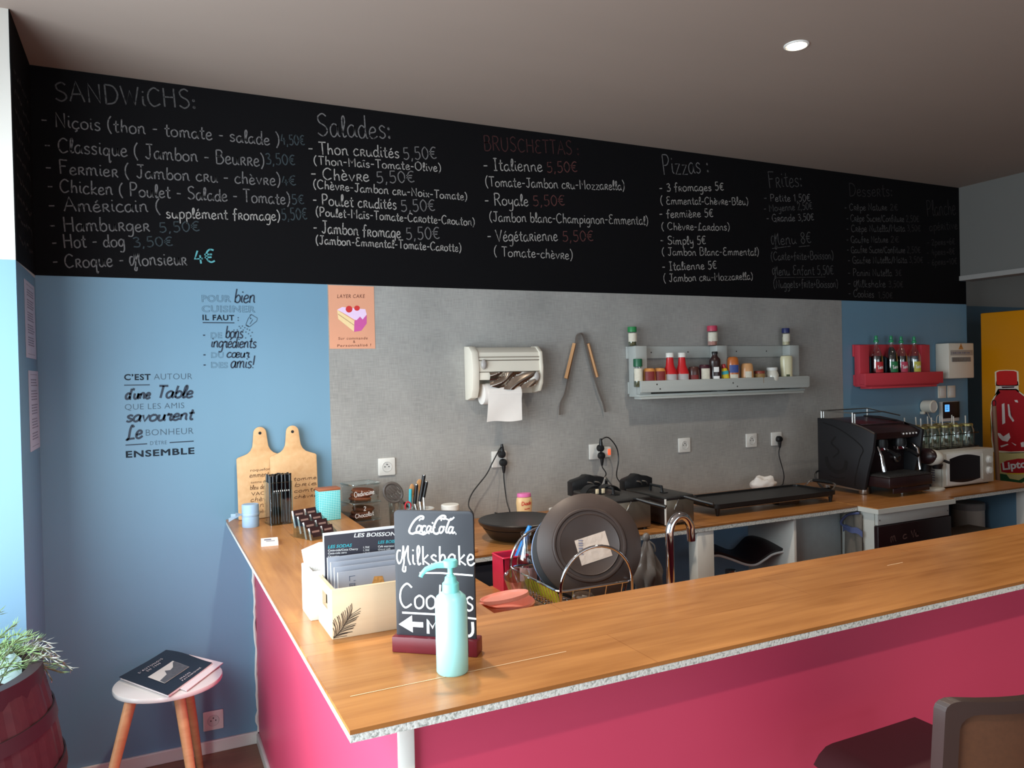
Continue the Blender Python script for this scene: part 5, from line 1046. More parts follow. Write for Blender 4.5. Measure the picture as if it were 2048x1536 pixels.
# ---- tongs
tg = thing('tongs', 'long steel tongs with wooden grips hanging open on the grey wall', 'tongs', (2.43, -.02, 1.776))
m_tg = mat('dark_steel', (150, 138, 130), .4, metal=.8, var=.1)
def tq(u, v): x, z = W(u, v, -.02); return (x-2.43, z-1.776)
def strip(b, pts, w_, y0=-.001, th=.003):
    P = smooth_path([(a, 0, c) for a, c in pts], 4)
    b.sheet(lambda u, v: (lambda p, q: (p[0]+(q[0]-p[0])*0+0, y0+(v-.5)*w_, p[2]))(P[min(int(u*(len(P)-1)+.5), len(P)-1)], P[0]), len(P)-1, 1, th)
b = B(); strip(b, [tq(*p) for p in ((1119, 830), (1121, 806), (1130, 785), (1140, 735), (1150, 690), (1153, 672), (1159, 666), (1165, 668), (1170, 682), (1185, 740), (1199, 785), (1207, 806), (1211, 824))], .017); part(tg, 'spring_arms', b, m_tg)
for P in (((1131, 757), (1148, 687)), ((1176, 687), (1194, 754))):
    a, c = tq(*P[0]), tq(*P[1]); d_ = 1 if P[0][0] < 1160 else -1; b = B(); b.tube([(a[0]+.002*d_, -.002, a[1]), (c[0]+.002*d_, -.002, c[1])], .010, 4, radii=[.0115, .0115]); part(tg, 'wooden_grip', b, m_spoon)

# ---------------------------------------------------------------- pallet shelves with bottles
m_gsh = mat('grey_painted_pallet', (178, 182, 178), .65, var=.07, scale=10, stretch=(.3, 1, 4))
gs = thing('wall_shelf', 'light grey pallet wood shelf of sauces on the grey wall', 'shelf', (2.718, -.0018, 1.44))
part(gs, 'back_slat', B().box(-.008, 1.20, -.014, 0, .195, .262, .003), m_gsh); part(gs, 'back_slat', B().box(0, 1.20, -.014, 0, .005, .07, .003), m_gsh)
for x in (0, .555, 1.105): part(gs, 'upright_block', B().box(x, x+.075, -.080 if x == 0 else -.075, -.0145, .0, .262, .004), m_gsh)
b = B(); b.prism([(-.002, .014), (1.19, .010), (1.205, .016), (1.206, .074), (1.19, .078), (-.002, .075)], -.128, -.112, 'y', bev=.003); part(gs, 'front_slat', b, m_gsh)
part(gs, 'bottom_slat', B().box(.0, 1.185, -.111, -.0142, -.010, .004, .002), m_gsh); part(gs, 'bottom_slat', B().box(0, 1.16, -.126, -.06, -.022, -.0105, .002), m_gsh); part(gs, 'shelf_board', B().box(.0755, 1.18, -.1115, -.0150, .034, .042), m_gsh); part(gs, 'end_block', B().box(.001, .074, -.1115, -.0805, .0045, .074, .002), m_gsh)
b = B()
for x, z, y in ((.15, .228, -.0145), (.40, .229, -.0145), (.75, .230, -.0145), (.98, .230, -.0145), (.1, .055, -.1285), (.12, .030, -.1285), (.62, .05, -.1285), (.65, .03, -.1285)): b.mark(); b.cyl(.004, 0, .0006, n=10); b.xf(Matrix.Translation((x, y, z)) @ Matrix.Rotation(math.pi/2, 4, 'X'))
part(gs, 'nail_head', b, m_fryd, smooth=False)
m_red = mat('ketchup_red', (196, 28, 34), .3, coat=.3); m_mar = mat('maroon_label', (122, 36, 34), .5, var=.25, scale=70); m_org = mat('curry_orange', (208, 140, 70), .35, coat=.2); m_lorg = mat('samurai_orange', (214, 158, 104), .35, coat=.2); m_bbq = mat('barbecue_brown', (48, 26, 26), .3, coat=.3); m_mayo = mat('mayonnaise_cream', (222, 214, 176), .35, coat=.2); m_gcap = mat('green_cap', (40, 130, 72), .4); m_lab = mat('print_label', (214, 208, 190), .6, var=.2, scale=70); m_yel = mat('yellow_tube', (236, 206, 40), .35); m_blu = mat('blue_label', (56, 76, 140), .5, var=.2, scale=80); m_pep = mat('dried_herbs', (76, 84, 56), .8, var=.4, scale=120)
SHX, SHY, SHZ = 2.718, -.0018, 1.4822        # origin; goods stand on the bottom slat
def body(prof, sy=.72, n=26):
    return B().lathe(prof+([(0, prof[-1][1])] if prof[-1][0] else []), n=n, sy=sy)
def lab_on(prof_r, z0, z1, a0=-1.0, a1=1.0, sy=.72, off_=.0012):
    b = B(); R = prof_r+off_; b.sheet(lambda u, v: (R*math.sin(a0+(a1-a0)*u), -R*sy*math.cos(a0+(a1-a0)*u)-.0006, z0+(z1-z0)*v), 12, 1); return b
def goods(name, label, cat, u, v0, w_, h, prof, m, caps=(), labels=(), sy=.72, y=-.058, z=None, group='sauces on the pallet shelf', tilt=0, base=(SHX, SHY, SHZ)):
    """prof: (radius, height) in fractions of half width and height"""
    x = W(u, v0, y)[0]; R = w_/2
    t = thing(name, label, cat, (x, y, SHZ if z is None else z), group=group)
    t.rotation_euler = (0, tilt, -.42)
    P = [(r*R, zz*h) for r, zz in prof]; part(t, 'body', body(P, sy), m)
    for cn, cp, cm, *csy in caps: part(t, cn, body([(r*R, zz*h) for r, zz in cp], csy[0] if csy else sy), cm)
    for ln, r, z0, z1, a, lm_ in labels: part(t, ln, lab_on(r*R, z0*h, z1*h, -a, a, sy), lm_)
    return t
SQ = [(0, 0), (.9, 0), (1, .03), (1, .45), (.95, .7), (.9, .88), (.75, .97), (.5, 1)]
KT = [(0, 0), (.92, 0), (1, .03), (1, .35), (.9, .45), (.58, .62), (.48, .82), (.46, .86)]
JR = [(0, 0), (.9, 0), (1, .04), (1, .7), (.9, .78)]
SP = [(0, 0), (.92, 0), (1, .03), (1, .60), (.95, .64), (.9, .72)]
def spice(label, u, cap, y, z, w_, h, group, fill=m_pep): return goods('spice_jar', label, 'spice jar', u, 700, w_, h, SP, m_glass, [('cap', [(.92, .72), (1, .73), (1, .97), (.95, 1)], cap, 1), ('filling', [(0, .02), (.88, .02), (.88, .5), (0, .5)], fill, 1)], [('label', 1.0, .22, .66, 1.1, m_lab)], sy=1, y=y, z=z, group=group)
spice('glass spice jar with a green cap on the left shelf post', 1265, m_gcap, -.047, 1.7025, .048, .102, 'spice jars on the shelf posts')
spice('glass spice jar with a raspberry cap on the middle shelf post', 1425, mat('raspberry_cap', (190, 62, 88), .4), -.045, 1.7025, .058, .112, 'spice jars on the shelf posts', mat('pink_salt', (206, 150, 140), .8, var=.3, scale=90))
spice('glass spice jar with a navy cap on the right shelf post', 1572, mat('navy_cap', (34, 42, 96), .4), -.045, 1.7025, .046, .102, 'spice jars on the shelf posts', m_mayo)
Y1 = -.097
spice('small glass herb jar with a dark green cap at the left end of the shelf', 1275, mat('dark_green_cap', (30, 96, 66), .4), Y1, None, .048, .150, 'sauces on the pallet shelf')
for u, lab in ((1298, 'orange squeeze bottle with a maroon label, beside the herb jar'), (1319, 'orange squeeze bottle with a maroon label, beside the ketchup')):
    goods('sauce_bottle', lab, 'bottle', u, 740, .070, .100, SQ, m_org, [], [('label', 1.0, .10, .82, .8, m_mar)], y=Y1)
for u, lab in ((1340, 'red ketchup bottle with a white cap, left of two'), (1364, 'red ketchup bottle with a white cap, right of two')):
    goods('ketchup_bottle', lab, 'bottle', u, 740, .078, .180, KT, m_red, [('cap', [(.50, .862), (.55, .865), (.55, .985), (.5, 1)], m_plast)], [('label', 1.0, .05, .36, .9, mat('grey_label', (176, 172, 172), .5, var=.1))], y=Y1)
goods('sauce_bottle', 'short brown sauce bottle standing to the right of the ketchup', 'bottle', 1387, 740, .066, .105, SQ, mat('cocoa_brown', (78, 44, 38), .3, coat=.2), [], [('label', 1.0, .15, .55, .7, m_mar)], y=Y1)
goods('sauce_bottle', 'dark maroon bottle with a cream label below the middle post', 'bottle', 1409, 740, .070, .115, SQ, mat('aubergine', (66, 26, 38), .3, coat=.3), [], [('label', 1.0, .08, .80, .7, m_lab)], y=Y1)
bq = goods('sauce_bottle', 'tall dark barbecue bottle with a round white label', 'bottle', 1430, 740, .074, .185, [(0, 0), (.92, 0), (1, .03), (1, .50), (.85, .58), (.86, .70), (.80, .78), (.5, .84), (.40, .88), (.40, .93)], m_bbq, [('cap', [(.45, .931), (.45, .99), (.4, 1)], m_blk)], [], y=Y1)
b = B(); [b.flat([(.017*math.cos(k*.524), -.0375*.72-.0012, z+r*math.sin(k*.524)) for k in range(12)], lambda a, c, dd=None: None) if False else b.sheet(lambda u, v, z=z, r=r: (r*math.sin(-.9+1.8*u)*1.1, -.0375*.72*math.cos((-.9+1.8*u)*.45)-.0018, z+r*(v-.5)*1.6), 8, 1) for z, r in ((.085, .017), (.033, .020))]; part(bq, 'white_label', b, m_wht)
goods('sauce_tube', 'small yellow bottle leaning against the orange curry bottle', 'bottle', 1452, 740, .046, .115, [(0, 0), (.95, 0), (1, .03), (.95, .55), (.7, .75), (.5, .8)], m_yel, [('cap', [(.52, .802), (.55, .82), (.4, 1)], m_red)], [('label', .98, .50, .66, 1, m_teal)], y=Y1, tilt=-.12)
goods('sauce_bottle', 'tall orange squeeze bottle with a blue label', 'bottle', 1466, 740, .070, .155, SQ, mat('pumpkin_orange', (190, 104, 46), .3, coat=.3), [], [('label', 1.0, .42, .70, .8, m_blu), ('picture_label', 1.0, .06, .36, .7, m_lab)], y=Y1)
goods('sauce_bottle', 'pale orange squeeze bottle, right of the blue-labelled one', 'bottle', 1494, 740, .074, .118, SQ, m_lorg, [], [('label', 1.0, .30, .60, .5, m_lab)], y=Y1)
goods('condiment_jar', 'low glass jar of mustard with a red-brown lid', 'jar', 1519, 740, .066, .072, JR, mat('mustard_brown', (150, 118, 72), .3, coat=.4), [('lid', [(.92, .782), (.95, .79), (.95, .97), (.9, 1)], mat('rust_lid', (136, 60, 46), .4), 1)], sy=1, y=Y1)
goods('condiment_jar', 'round glass jar of white sauce with a white lid', 'jar', 1544, 740, .074, .090, [(0, 0), (.75, 0), (1, .25), (1, .55), (.8, .76), (.74, .8)], mat('white_sauce', (224, 220, 206), .2, coat=.6), [('lid', [(.76, .802), (.82, .81), (.82, .97), (.78, 1)], m_plast, 1)], sy=1, y=Y1)
goods('sauce_bottle', 'tall cream-coloured squeeze bottle at the right end of the shelf', 'bottle', 1573, 740, .072, .158, [(0, 0), (.88, 0), (.9, .03), (.98, .7), (1, .9), (.9, .98), (.6, 1)], m_mayo, [], [('label', .92, .2, .3, .3, m_pep)], y=Y1)

m_rsh = mat('red_painted_pallet', (208, 62, 76), .6, var=.05, scale=10)
rs = thing('wall_shelf', 'small red pallet wood shelf of syrup bottles on the blue wall', 'shelf', (4.435, -.0018, 1.445))
part(rs, 'back_slat', B().box(-.004, .69, -.012, 0, .185, .262, .003), m_rsh); part(rs, 'back_slat', B().box(0, .69, -.012, 0, .0, .07, .003), m_rsh)
part(rs, 'upright_block', B().box(.0, .085, -.055, -.0125, 0, .258, .003), m_rsh); part(rs, 'upright_block', B().box(.60, .685, -.04, -.0125, 0, .258, .003), m_rsh)
part(rs, 'front_slat', B().box(-.022, .715, -.112, -.098, .002, .078, .003), m_rsh); part(rs, 'bottom_slat', B().box(0, .69, -.0975, -.0125, -.006, .006, .002), m_rsh); part(rs, 'bottom_slat', B().box(.04, .66, -.105, -.02, -.02, -.007, .002), m_rsh)
part(rs, 'end_block', B().box(-.010, .084, -.0975, -.0555, .007, .077, .002), m_rsh)
m_gpl = mat('green_spout', (36, 150, 96), .3); SY_ = -.053
def syrup(label, u, mb, ml, w_=.085, h=.295, fill=.72, clear=m_glass):
    x = W(u, 740, SY_)[0]; R = w_/2; t = thing('syrup_bottle', label, 'bottle', (x, SY_, 1.4515), group='syrup bottles on the red shelf')
    full = [(0, 0), (.9, 0), (1, .02), (1, .50), (.95, .58), (.6, .70), (.32, .76), (.28, .86)]
    part(t, 'bottle_glass', body([(r*R, z*h) for r, z in full], 1), clear)
    part(t, 'syrup', body([(r*R*.97, z*h) for r, z in full if z <= fill], 1), mb)
    part(t, 'cap', body([(.34*R, .861*h), (.40*R, .87*h), (.40*R, .90*h), (.22*R, .92*h), (.26*R, .96*h), (.2*R, 1.0*h)], 1), m_gpl)
    b = lab_on(R, .24*h, .46*h, -1.0, .35, 1, .0015)
    part(t, 'label', b, ml)
    b = B(); cyl = lambda a, c: ((R+.0022)*math.sin(a/R), -(R+.0022)*math.cos(a/R)-.0004, c); hand(b, 'Teiss', (-.028, .094), (.008, .102), .022, .0035, cyl, jit=0, shear=.2); part(t, 'label_lettering', b, m_wht, smooth=False)
m_dsy = mat('dark_syrup', (20, 10, 14), .2, coat=.4)
syrup('dark red syrup bottle with red label, leftmost on the red shelf', 1753, m_dsy, mat('syrup_red_label', (190, 40, 50), .5), .080, .31, .60)
syrup('nearly black syrup bottle with a green label', 1783, mat('black_syrup', (12, 14, 14), .2, coat=.4), mat('syrup_green_label', (30, 120, 70), .5), .078, .31, .76)
syrup('dark syrup bottle with a pink label, beside the green-labelled one', 1803, m_dsy, mat('syrup_pink_label', (200, 70, 96), .5), .076, .305, .66)
syrup('pale lemon syrup bottle with a yellow label', 1829, mat('lemon_syrup', (176, 160, 104), .2, coat=.4), mat('syrup_yellow_label', (206, 196, 84), .5), .076, .305, .30)

# ---------------------------------------------------------------- electrics on the blue wall
ep = thing('fuse_box', 'cream electrical box with a warning triangle beside the red shelf', 'fuse box', (5.232, -.0002, 1.473))
b = B(); b.box(0, .262, -.098, 0, 0, .238, .006); part(ep, 'housing', b, m_cr)
part(ep, 'door_window', B().box(.014, .248, -.1002, -.0982, .155, .19, .0015), mat('grey_window', (170, 164, 156), .3)); 
b = B(); [b.box(.028+.015*i, .040+.015*i, -.104, -.0985, .112, .142, .001) for i in range(13)]; part(ep, 'breaker_switch', b, mat('breaker_grey', (120, 116, 112), .4))
b = B(); [b.box(.022+.016*i, .022+.016*i+.006+.004*(i % 3), -.1008, -.1003, .167, .176) for i in range(12)]; part(ep, 'tag_text', b, m_ink)
b = B(); b.prism([(.100, .196), (.150, .196), (.125, .236)], -.0994, -.0984, 'y'); part(ep, 'warning_triangle', b, mat('amber_sticker', (206, 140, 70), .6)); b = B(); b.prism([(.122, .204), (.130, .214), (.124, .214), (.128, .226), (.119, .211), (.125, .211)], -.0999, -.0995, 'y'); part(ep, 'bolt_marking', b, m_blk)
part(ep, 'latch', B().box(.2625, .272, -.09, -.05, .10, .14, .002), m_cr)
for x, lab in ((5.289, 'white light switch under the fuse box, left of two'), (5.386, 'white light switch under the fuse box, right of two')):
    t = thing('light_switch', lab, 'light switch', (x, -.0002, 1.381)); part(t, 'cover', B().box(-.040, .040, -.009, 0, -.042, .042, .003), m_cr); part(t, 'rocker', B().box(-.026, .026, -.0125, -.0092, -.028, .028, .002), m_plast)
si = thing('wall_sensor', 'round white wall sensor above the coffee machine', 'sensor', (5.10, -.0002, 1.290)); b = B(); b.mark(); b.lathe([(.026, 0), (.040, .006), (.042, .075), (.034, .080), (.032, .076), (0, .076)], n=28); b.xf(Matrix.Rotation(math.pi/2, 4, 'X')); part(si, 'housing', b, m_cr); b = B(); b.mark(); b.lathe([(0, .077), (.030, .0775)], n=24, cap=False); b.xf(Matrix.Rotation(math.pi/2, 4, 'X')); part(si, 'sensor_face', b, m_socket); part(si, 'bracket', B().box(-.038, -.018, -.03, -.002, -.052, -.034, .003), m_cr)
b = B(); b.tube(smooth_path([(.02, -.01, -.03), (.06, -.012, -.09), (.10, -.012, -.11)], 5), .0025, 6); part(si, 'cable', b, m_cr)
kp = thing('alarm_keypad', 'black alarm keypad with a lit blue screen on the blue wall', 'keypad', (5.348, -.0002, 1.246)); part(kp, 'back_shell', B().box(-.092, .090, -.024, 0, -.068, .068, .004), m_plast); part(kp, 'glass_front', B().box(-.082, .088, -.030, -.0242, -.045, .066, .002), m_blk)
part(kp, 'screen', B().box(-.068, -.022, -.0312, -.0302, .0, .048), mat('lit_screen', (90, 160, 230), .3, emit=(90, 170, 245), emits=1.1)); b = B(); [b.box(-.060+.009*(i % 3), -.054+.009*(i % 3), -.0317, -.0313, .012+.012*(i//3), .017+.012*(i//3)) for i in range(9)]; part(kp, 'screen_text', b, m_blu)
b = B(); b.tube(smooth_path([(-.085, -.01, -.02), (-.125, -.012, -.03), (-.13, -.012, -.09), (-.10, -.012, -.12)], 5), .0028, 6); part(kp, 'cable', b, m_cr)

# ================================================================ coffee corner on the right
m_cof = mat('matt_black_case', (26, 26, 30), .5, var=.12, scale=8); m_brn = mat('dark_brown_case', (40, 22, 24), .35, var=.1)
cm = thing('espresso_machine', 'big black two-group espresso machine in the corner', 'coffee machine', (3.88, -.22, ZC)); H = .41
side = [(0, .045), (0, .41), (-.10, .409), (-.22, .392), (-.33, .365), (-.385, .345), (-.372, .25), (-.335, .12), (-.315, .03), (-.28, .028)]
for x0, x1 in ((0, .022), (.38, .402)):
    b = B(); b.prism(side, x0, x1, 'x', bev=.004); part(cm, 'side_panel', b, m_cof)
part(cm, 'body', B().box(.0225, .3795, -.27, -.002, .045, .38, .004), m_brn)
b = B(); b.prism([(-.01, .381), (-.01, .405), (-.20, .388), (-.33, .361), (-.375, .34), (-.36, .305), (-.30, .29), (-.271, .29), (-.271, .381)], .0225, .3795, 'x', bev=.004); part(cm, 'group_head_cover', b, m_brn)
b = B(); b.tube(smooth_path([(-.0015, -.245, .391), (-.0015, -.30, .376), (-.0015, -.36, .354), (-.0015, -.386, .342)], 5), .004, 6); part(cm, 'chrome_edge', b, m_steel)
b = B(); [b.sph((.245+.026*i, -.372, .327), .0055, 10, 6) for i in range(5)]; part(cm, 'button_row', b, m_wht)
b = B(); b.box(.03, .372, -.450, -.2705, .050, .105, .006); part(cm, 'drip_tray', b, m_brn); b = B(); b.box(.036, .366, -.446, -.274, .1052, .112, .002); [b.box(.045+.022*i, .052+.022*i, -.44, -.28, .1121, .115) for i in range(15)]; part(cm, 'tray_grate', b, mat('grate_grey', (72, 68, 66), .4, metal=.5)); b = B(); b.box(.06, .35, -.448, -.44, .02, .049, .003); part(cm, 'tray_lip', b, m_brn)
for gx in (.13, .28):
    b = B(); b.lathe([(.036, .255), (.038, .27), (.034, .30)], cx=gx, cy=-.318, n=20); part(cm, 'group_head', b, m_blk)
    b = B(); b.lathe([(.020, .235), (.032, .24), (.034, .2545), (0, .2545)], cx=gx, cy=-.318, n=20); b.rod((gx, -.345, .245), (gx-.004, -.375, .24), .009); part(cm, 'portafilter', b, m_chrome)
    b = B(); b.tube([(gx-.004, -.372, .241), (gx-.012, -.41, .228), (gx-.016, -.445, .212)], .011, 10, radii=[.008, .011, .010]); part(cm, 'portafilter_handle', b, m_blk)
b = B(); b.tube([(.075, -.34, .262), (.075, -.365, .215), (.080, -.375, .13)], .010, 10, radii=[.008, .010, .014]); part(cm, 'steam_wand', b, m_chrome)
b = B(); b.tube([(.352, -.34, .265), (.354, -.375, .24), (.350, -.39, .125)], .007, 10, radii=[.006, .007, .008]); part(cm, 'steam_wand', b, m_chrome)
for gx in (.06, .31):
    b = B(); b.mark(); b.lathe([(.026, 0), (.028, .012), (.023, .016), (0, .0165)], n=24); b.xf(Matrix.Translation((gx, -.2712, .185)) @ Matrix.Rotation(math.pi/2, 4, 'X')); part(cm, 'pressure_gauge', b, m_steel); b = B(); b.mark(); b.lathe([(0, .017), (.0185, .0168)], n=20, cap=False); b.xf(Matrix.Translation((gx, -.2712, .185)) @ Matrix.Rotation(math.pi/2, 4, 'X')); part(cm, 'gauge_face', b, m_fryd)
for x, y in ((.045, -.03), (.045, -.275), (.36, -.03), (.36, -.275)): part(cm, 'foot', B().lathe([(.026, 0), (.028, .004), (.025, .040), (0, .040)], cx=x, cy=y, n=20), m_steel)
b = B(); b.prism([(.0, .030), (-.30, .022), (-.30, .028), (.0, .0445)], -.0025, -.0005, 'x'); part(cm, 'lower_trim', b, m_steel)
b = B(); b.tube([(.012, -.02, .41), (.012, -.02, .452), (.012, -.24, .445), (.25, -.24, .445), (.39, -.24, .418), (.39, -.02, .452), (.012, -.02, .452)], .0035, 8); [b.rod((x, y, .385), (x, y, .448), .005) for x, y in ((.012, -.02), (.03, -.02), (.012, -.235), (.03, -.235), (.39, -.02))]; part(cm, 'cup_rail', b, m_steel)
b = B(); mps_ = lambda a, c: (-.0006, a, c); b.ribbon(smooth_path([(-.04, .385, 0), (-.14, .36, 0), (-.24, .31, 0), (-.31, .255, 0), (-.29, .20, 0), (-.26, .10, 0), (-.255, .045, 0)], 6), .007, mps_)
b.ribbon(smooth_path([(-.20, .18, 0), (-.185, .13, 0), (-.13, .11, 0), (-.075, .14, 0), (-.06, .19, 0)], 6), .022, mps_); b.ribbon(smooth_path([(-.11, .19, 0), (-.15, .23, 0), (-.10, .27, 0), (-.13, .31, 0)], 6), .010, mps_); b.ribbon(smooth_path([(-.19, .085, 0), (-.13, .075, 0), (-.08, .085, 0)], 6), .006, mps_)
part(cm, 'cup_emblem', b, mat('embossed_black', (12, 12, 15), .35), smooth=False)
b = B(); b.tube(smooth_path([(.05, -.004, .10), (-.02, -.008, .10), (-.04, -.02, .06), (-.02, -.05, .012), (.02, -.06, .006)], 5), .005, 8); part(cm, 'cable', b, m_blk)
# pod machine squeezed between the espresso machine and the microwave
m_gw = mat('grey_white_plastic', (206, 202, 190), .35, var=.02)
pm = thing('pod_coffee_machine', 'small rounded white pod coffee machine left of the microwave', 'coffee machine', (4.362, -.60, ZC)); part(pm, 'base_plate', B().lathe([(.052, 0), (.055, .004), (.055, .012), (.050, .016), (0, .016)], cx=-.02, cy=-.01, n=28, sx=1.1), m_gw)
b = B(); b.tube([(-.01, .045, .010), (-.01, .05, .08), (-.01, .035, .155)], .03, 16, radii=[.030, .027, .032]); part(pm, 'column', b, m_blk)
b = B(); b.sph((-.012, .005, .182), (.052, .066, .046), 24, 14); part(pm, 'head', b, m_gw); b = B(); b.sph((-.04, .012, .19), (.034, .060, .046), 20, 12); part(pm, 'water_tank', b, m_brn); b = B(); b.cyl(.022, .12, .145, .0, -.02, 16, .03); part(pm, 'spout', b, m_blk)
b = B(); b.rod((.02, -.03, .17), (.06, -.05, .152), .008); part(pm, 'lever', b, m_blk)
# microwave
mw = thing('microwave', 'white microwave oven with a dark curved window and two dials', 'microwave', (4.425, -.61, ZC)); MWW, MWD, MWH = .455, .36, .206
part(mw, 'case', B().box(0, MWW, .012, MWD, .008, MWH, .005), m_gw); part(mw, 'front', B().box(0, MWW, 0, .0115, .008, MWH, .004), m_gw)
dr = [(.03, .025), (.33, .025), (.33, MWH-.022), (.03, MWH-.022)]; b = B(); b.box(.022, .345, -.008, -.0005, .016, MWH-.010, .003); part(mw, 'door', b, m_plast)
win = arc(.182, .105, .165, 200, 340, 1)[:0]+[(.045+.27*i/12, .040-.014*math.sin(math.pi*i/12)) for i in range(13)]+[(.315-.27*i/12, MWH-.040+.018*math.sin(math.pi*i/12)) for i in range(13)]
b = B(); b.prism(win, -.0092, -.0082, 'y'); part(mw, 'window_pane', b, mat('dark_window', (26, 18, 22), .12))
b = B(); b.box(.332, .344, -.012, -.0082, .030, MWH-.024, .003); part(mw, 'door_edge', b, m_gw)
for z in (.140, .078):
    b = B(); b.mark(); b.lathe([(.024, 0), (.025, .003), (.020, .004), (.019, .018), (0, .019)], n=26); b.xf(Matrix.Translation((.402, -.0005, z)) @ Matrix.Rotation(math.pi/2, 4, 'X')); part(mw, 'dial', b, m_plast); b = B(); b.box(.399, .405, -.0215, -.0197, z-.016, z+.016); part(mw, 'dial_mark', b, m_gw)
b = B(); [b.box(-.0008, -.0001, .05, .085, .04+.014*i, .047+.014*i) for i in range(6)]; part(mw, 'side_vent', b, m_ink)
for x, y in ((.03, .03), (MWW-.03, .03), (.03, MWD-.03), (MWW-.03, MWD-.03)): part(mw, 'foot', B().cyl(.012, 0, .0078, x, y, 12), m_blk)
# wire basket of handled jars on top of the microwave
ZM = ZC+MWH; m_wire = mat('black_wire', (40, 36, 34), .4, metal=.5)
bx_ = thing('wire_basket', 'black wire basket holding lidded drinking jars on the microwave', 'basket', (4.64, -.42, ZM)); b = B()
for z in (.003, .085): b.tube([(x, y, z) for x, y in rrect(-.27, .27, -.095, .095, .03, 4)], .0028, 6, closed=True)
for x in (-.2, -.1, 0, .1, .2):
    for y in (-.097, .097): b.rod((x, y, .003), (x, y, .085), .0022, 6)
    b.rod((x, -.095, .003), (x, .095, .003), .0022, 6)
for y in (-.05, .05): b.rod((-.27, y, .003), (.27, y, .003), .0022, 6)
part(bx_, 'wire_frame', b, m_wire)
b = B(); [b.tube(smooth_path([(s*.272, -.04, .085), (s*.285, -.03, .11), (s*.285, .03, .11), (s*.272, .04, .085)], 4), .003, 6) for s in (-1, 1)]; part(bx_, 'handle', b, m_wire)
m_jar = glass('jar_glass', (240, 243, 234), .4); m_bras = mat('brass_lid', (164, 152, 96), .35, metal=.7, var=.1); m_stw_ = mat('white_straw', (214, 208, 198), .5)
j0 = None; names_ = ['leftmost', 'second from the left', 'middle', 'second from the right', 'rightmost']
for row, yy in enumerate((-.048, .048)):
    for i in range(5):
        loc = (4.64+(-.206+.103*i), -.42+yy, ZM+.0062); lab = 'lidded glass drinking jar in the basket, %s row, %s' % (('front', 'back')[row], names_[i])
        if j0 is None:
            j0 = thing('drinking_jar', lab, 'jar', loc, group='drinking jars in the wire basket'); part(j0, 'jar_glass', B().lathe([(0, .002), (.036, .002), (.041, .012), (.041, .095), (.034, .112), (.033, .118)], n=22, cap=False), m_jar)
            part(j0, 'lid', B().lathe([(.033, .1182), (.036, .119), (.036, .130), (.030, .133), (0, .133)], n=24), m_bras); b = B(); b.tube([(.002, 0, .012), (.008, .004, .18)], .0035, 8); part(j0, 'straw', b, m_stw_)
        else: copy_tree(j0, loc, rz=i*.7+row, label=lab)

# ---------------------------------------------------------------- drawer and oven unit, fridge, the space below the worktops
m_wu = mat('white_melamine', (214, 214, 206), .4, var=.02); m_ovg = mat('oven_black_glass', (34, 18, 20), .3, var=.1)
ov = thing('oven_cabinet', 'white oven cabinet with an oak top standing out from the worktops', 'cabinet', (3.602, -.84, 0))
part(ov, 'carcass', B().box(.02, .562, .035, .82, .02, .836), m_wu); part(ov, 'top_edging', B().box(-.0, .584, -.005, .83, .8365, .8597), m_wu); part(ov, 'top_board', B().box(.006, .584, .003, .83, .86, ZC), m_top)
part(ov, 'fascia', B().box(.022, .56, .016, .034, .775, .835, .002), m_wu); part(ov, 'oven_door', B().box(.014, .566, .008, .034, .10, .772, .004), m_ovg)
b = B(); [b.mark() and b.cyl(.004, 0, .001, n=8) and b.xf(Matrix.Translation((x, .016, z)) @ Matrix.Rotation(math.pi/2, 4, 'X')) for x, z in ((.035, .80), (.548, .80))]; part(ov, 'screw_head', b, m_steel)
b = B(); mo = lambda a, c: (a, .0076, c); hand(b, 'm', (.10, .685), (.145, .69), .05, .006, mo); hand(b, 'c', (.19, .692), (.225, .695), .04, .006, mo); hand(b, 'Vu', (.255, .69), (.31, .695), .04, .006, mo); part(ov, 'chalk_scribble_marking', b, chalk('brown_chalk', (110, 84, 80), (34, 18, 20)), smooth=False)
ap = thing('apron', 'folded grey and blue cloth hanging on the side of the oven cabinet', 'cloth', (3.612, -.70, .838))
m_ap = mat('grey_linen', (112, 106, 98), .9, var=.12, scale=40); m_apb = mat('blue_trim_cloth', (88, 98, 140), .9, var=.1)
b = B(); b.sheet(lambda u, v: (-.004-.014*abs(math.sin(u*5+v*2))-.010*v, -.045+.09*u*(1+.5*v)-.02*v, -.02-.36*v+.01*math.sin(u*4)), 16, 16, .003); part(ap, 'cloth_body', b, m_ap)
b = B(); b.sheet(lambda u, v: (-.022-.010*math.sin(u*4), -.06+.125*u, -.075-.03*v-.045*abs(u-.55)+.008*math.sin(u*9)), 14, 4, .003); b.tube(smooth_path([(-.02, -.04, -.01), (-.022, .03, -.03), (-.026, .065, -.08), (-.024, -.02, -.10)], 5), .006, 8); part(ap, 'blue_trim', b, m_apb); part(ap, 'hook', B().box(-.008, .0075, -.03, .03, -.008, .004, .002), m_blk)
fg = thing('display_fridge', 'tall yellow drinks fridge decorated with a red bottle', 'fridge', (5.92, -.43, 0)); m_yf = mat('fridge_yellow', (218, 138, 2), .4, var=.02, scale=4)
def fz(u, v): y, z = XP(u, v, 5.6); return (y, z)
part(fg, 'cabinet', B().box(-.32, .32, -.36, .352, .06, 1.918, .008), m_yf); part(fg, 'plinth', B().box(-.30, .30, -.33, .33, 0, .0598), m_blk); part(fg, 'front_door', B().box(-.30, .30, -.40, -.3605, .08, 1.90, .006), mat('dark_window', (26, 18, 22), .12))
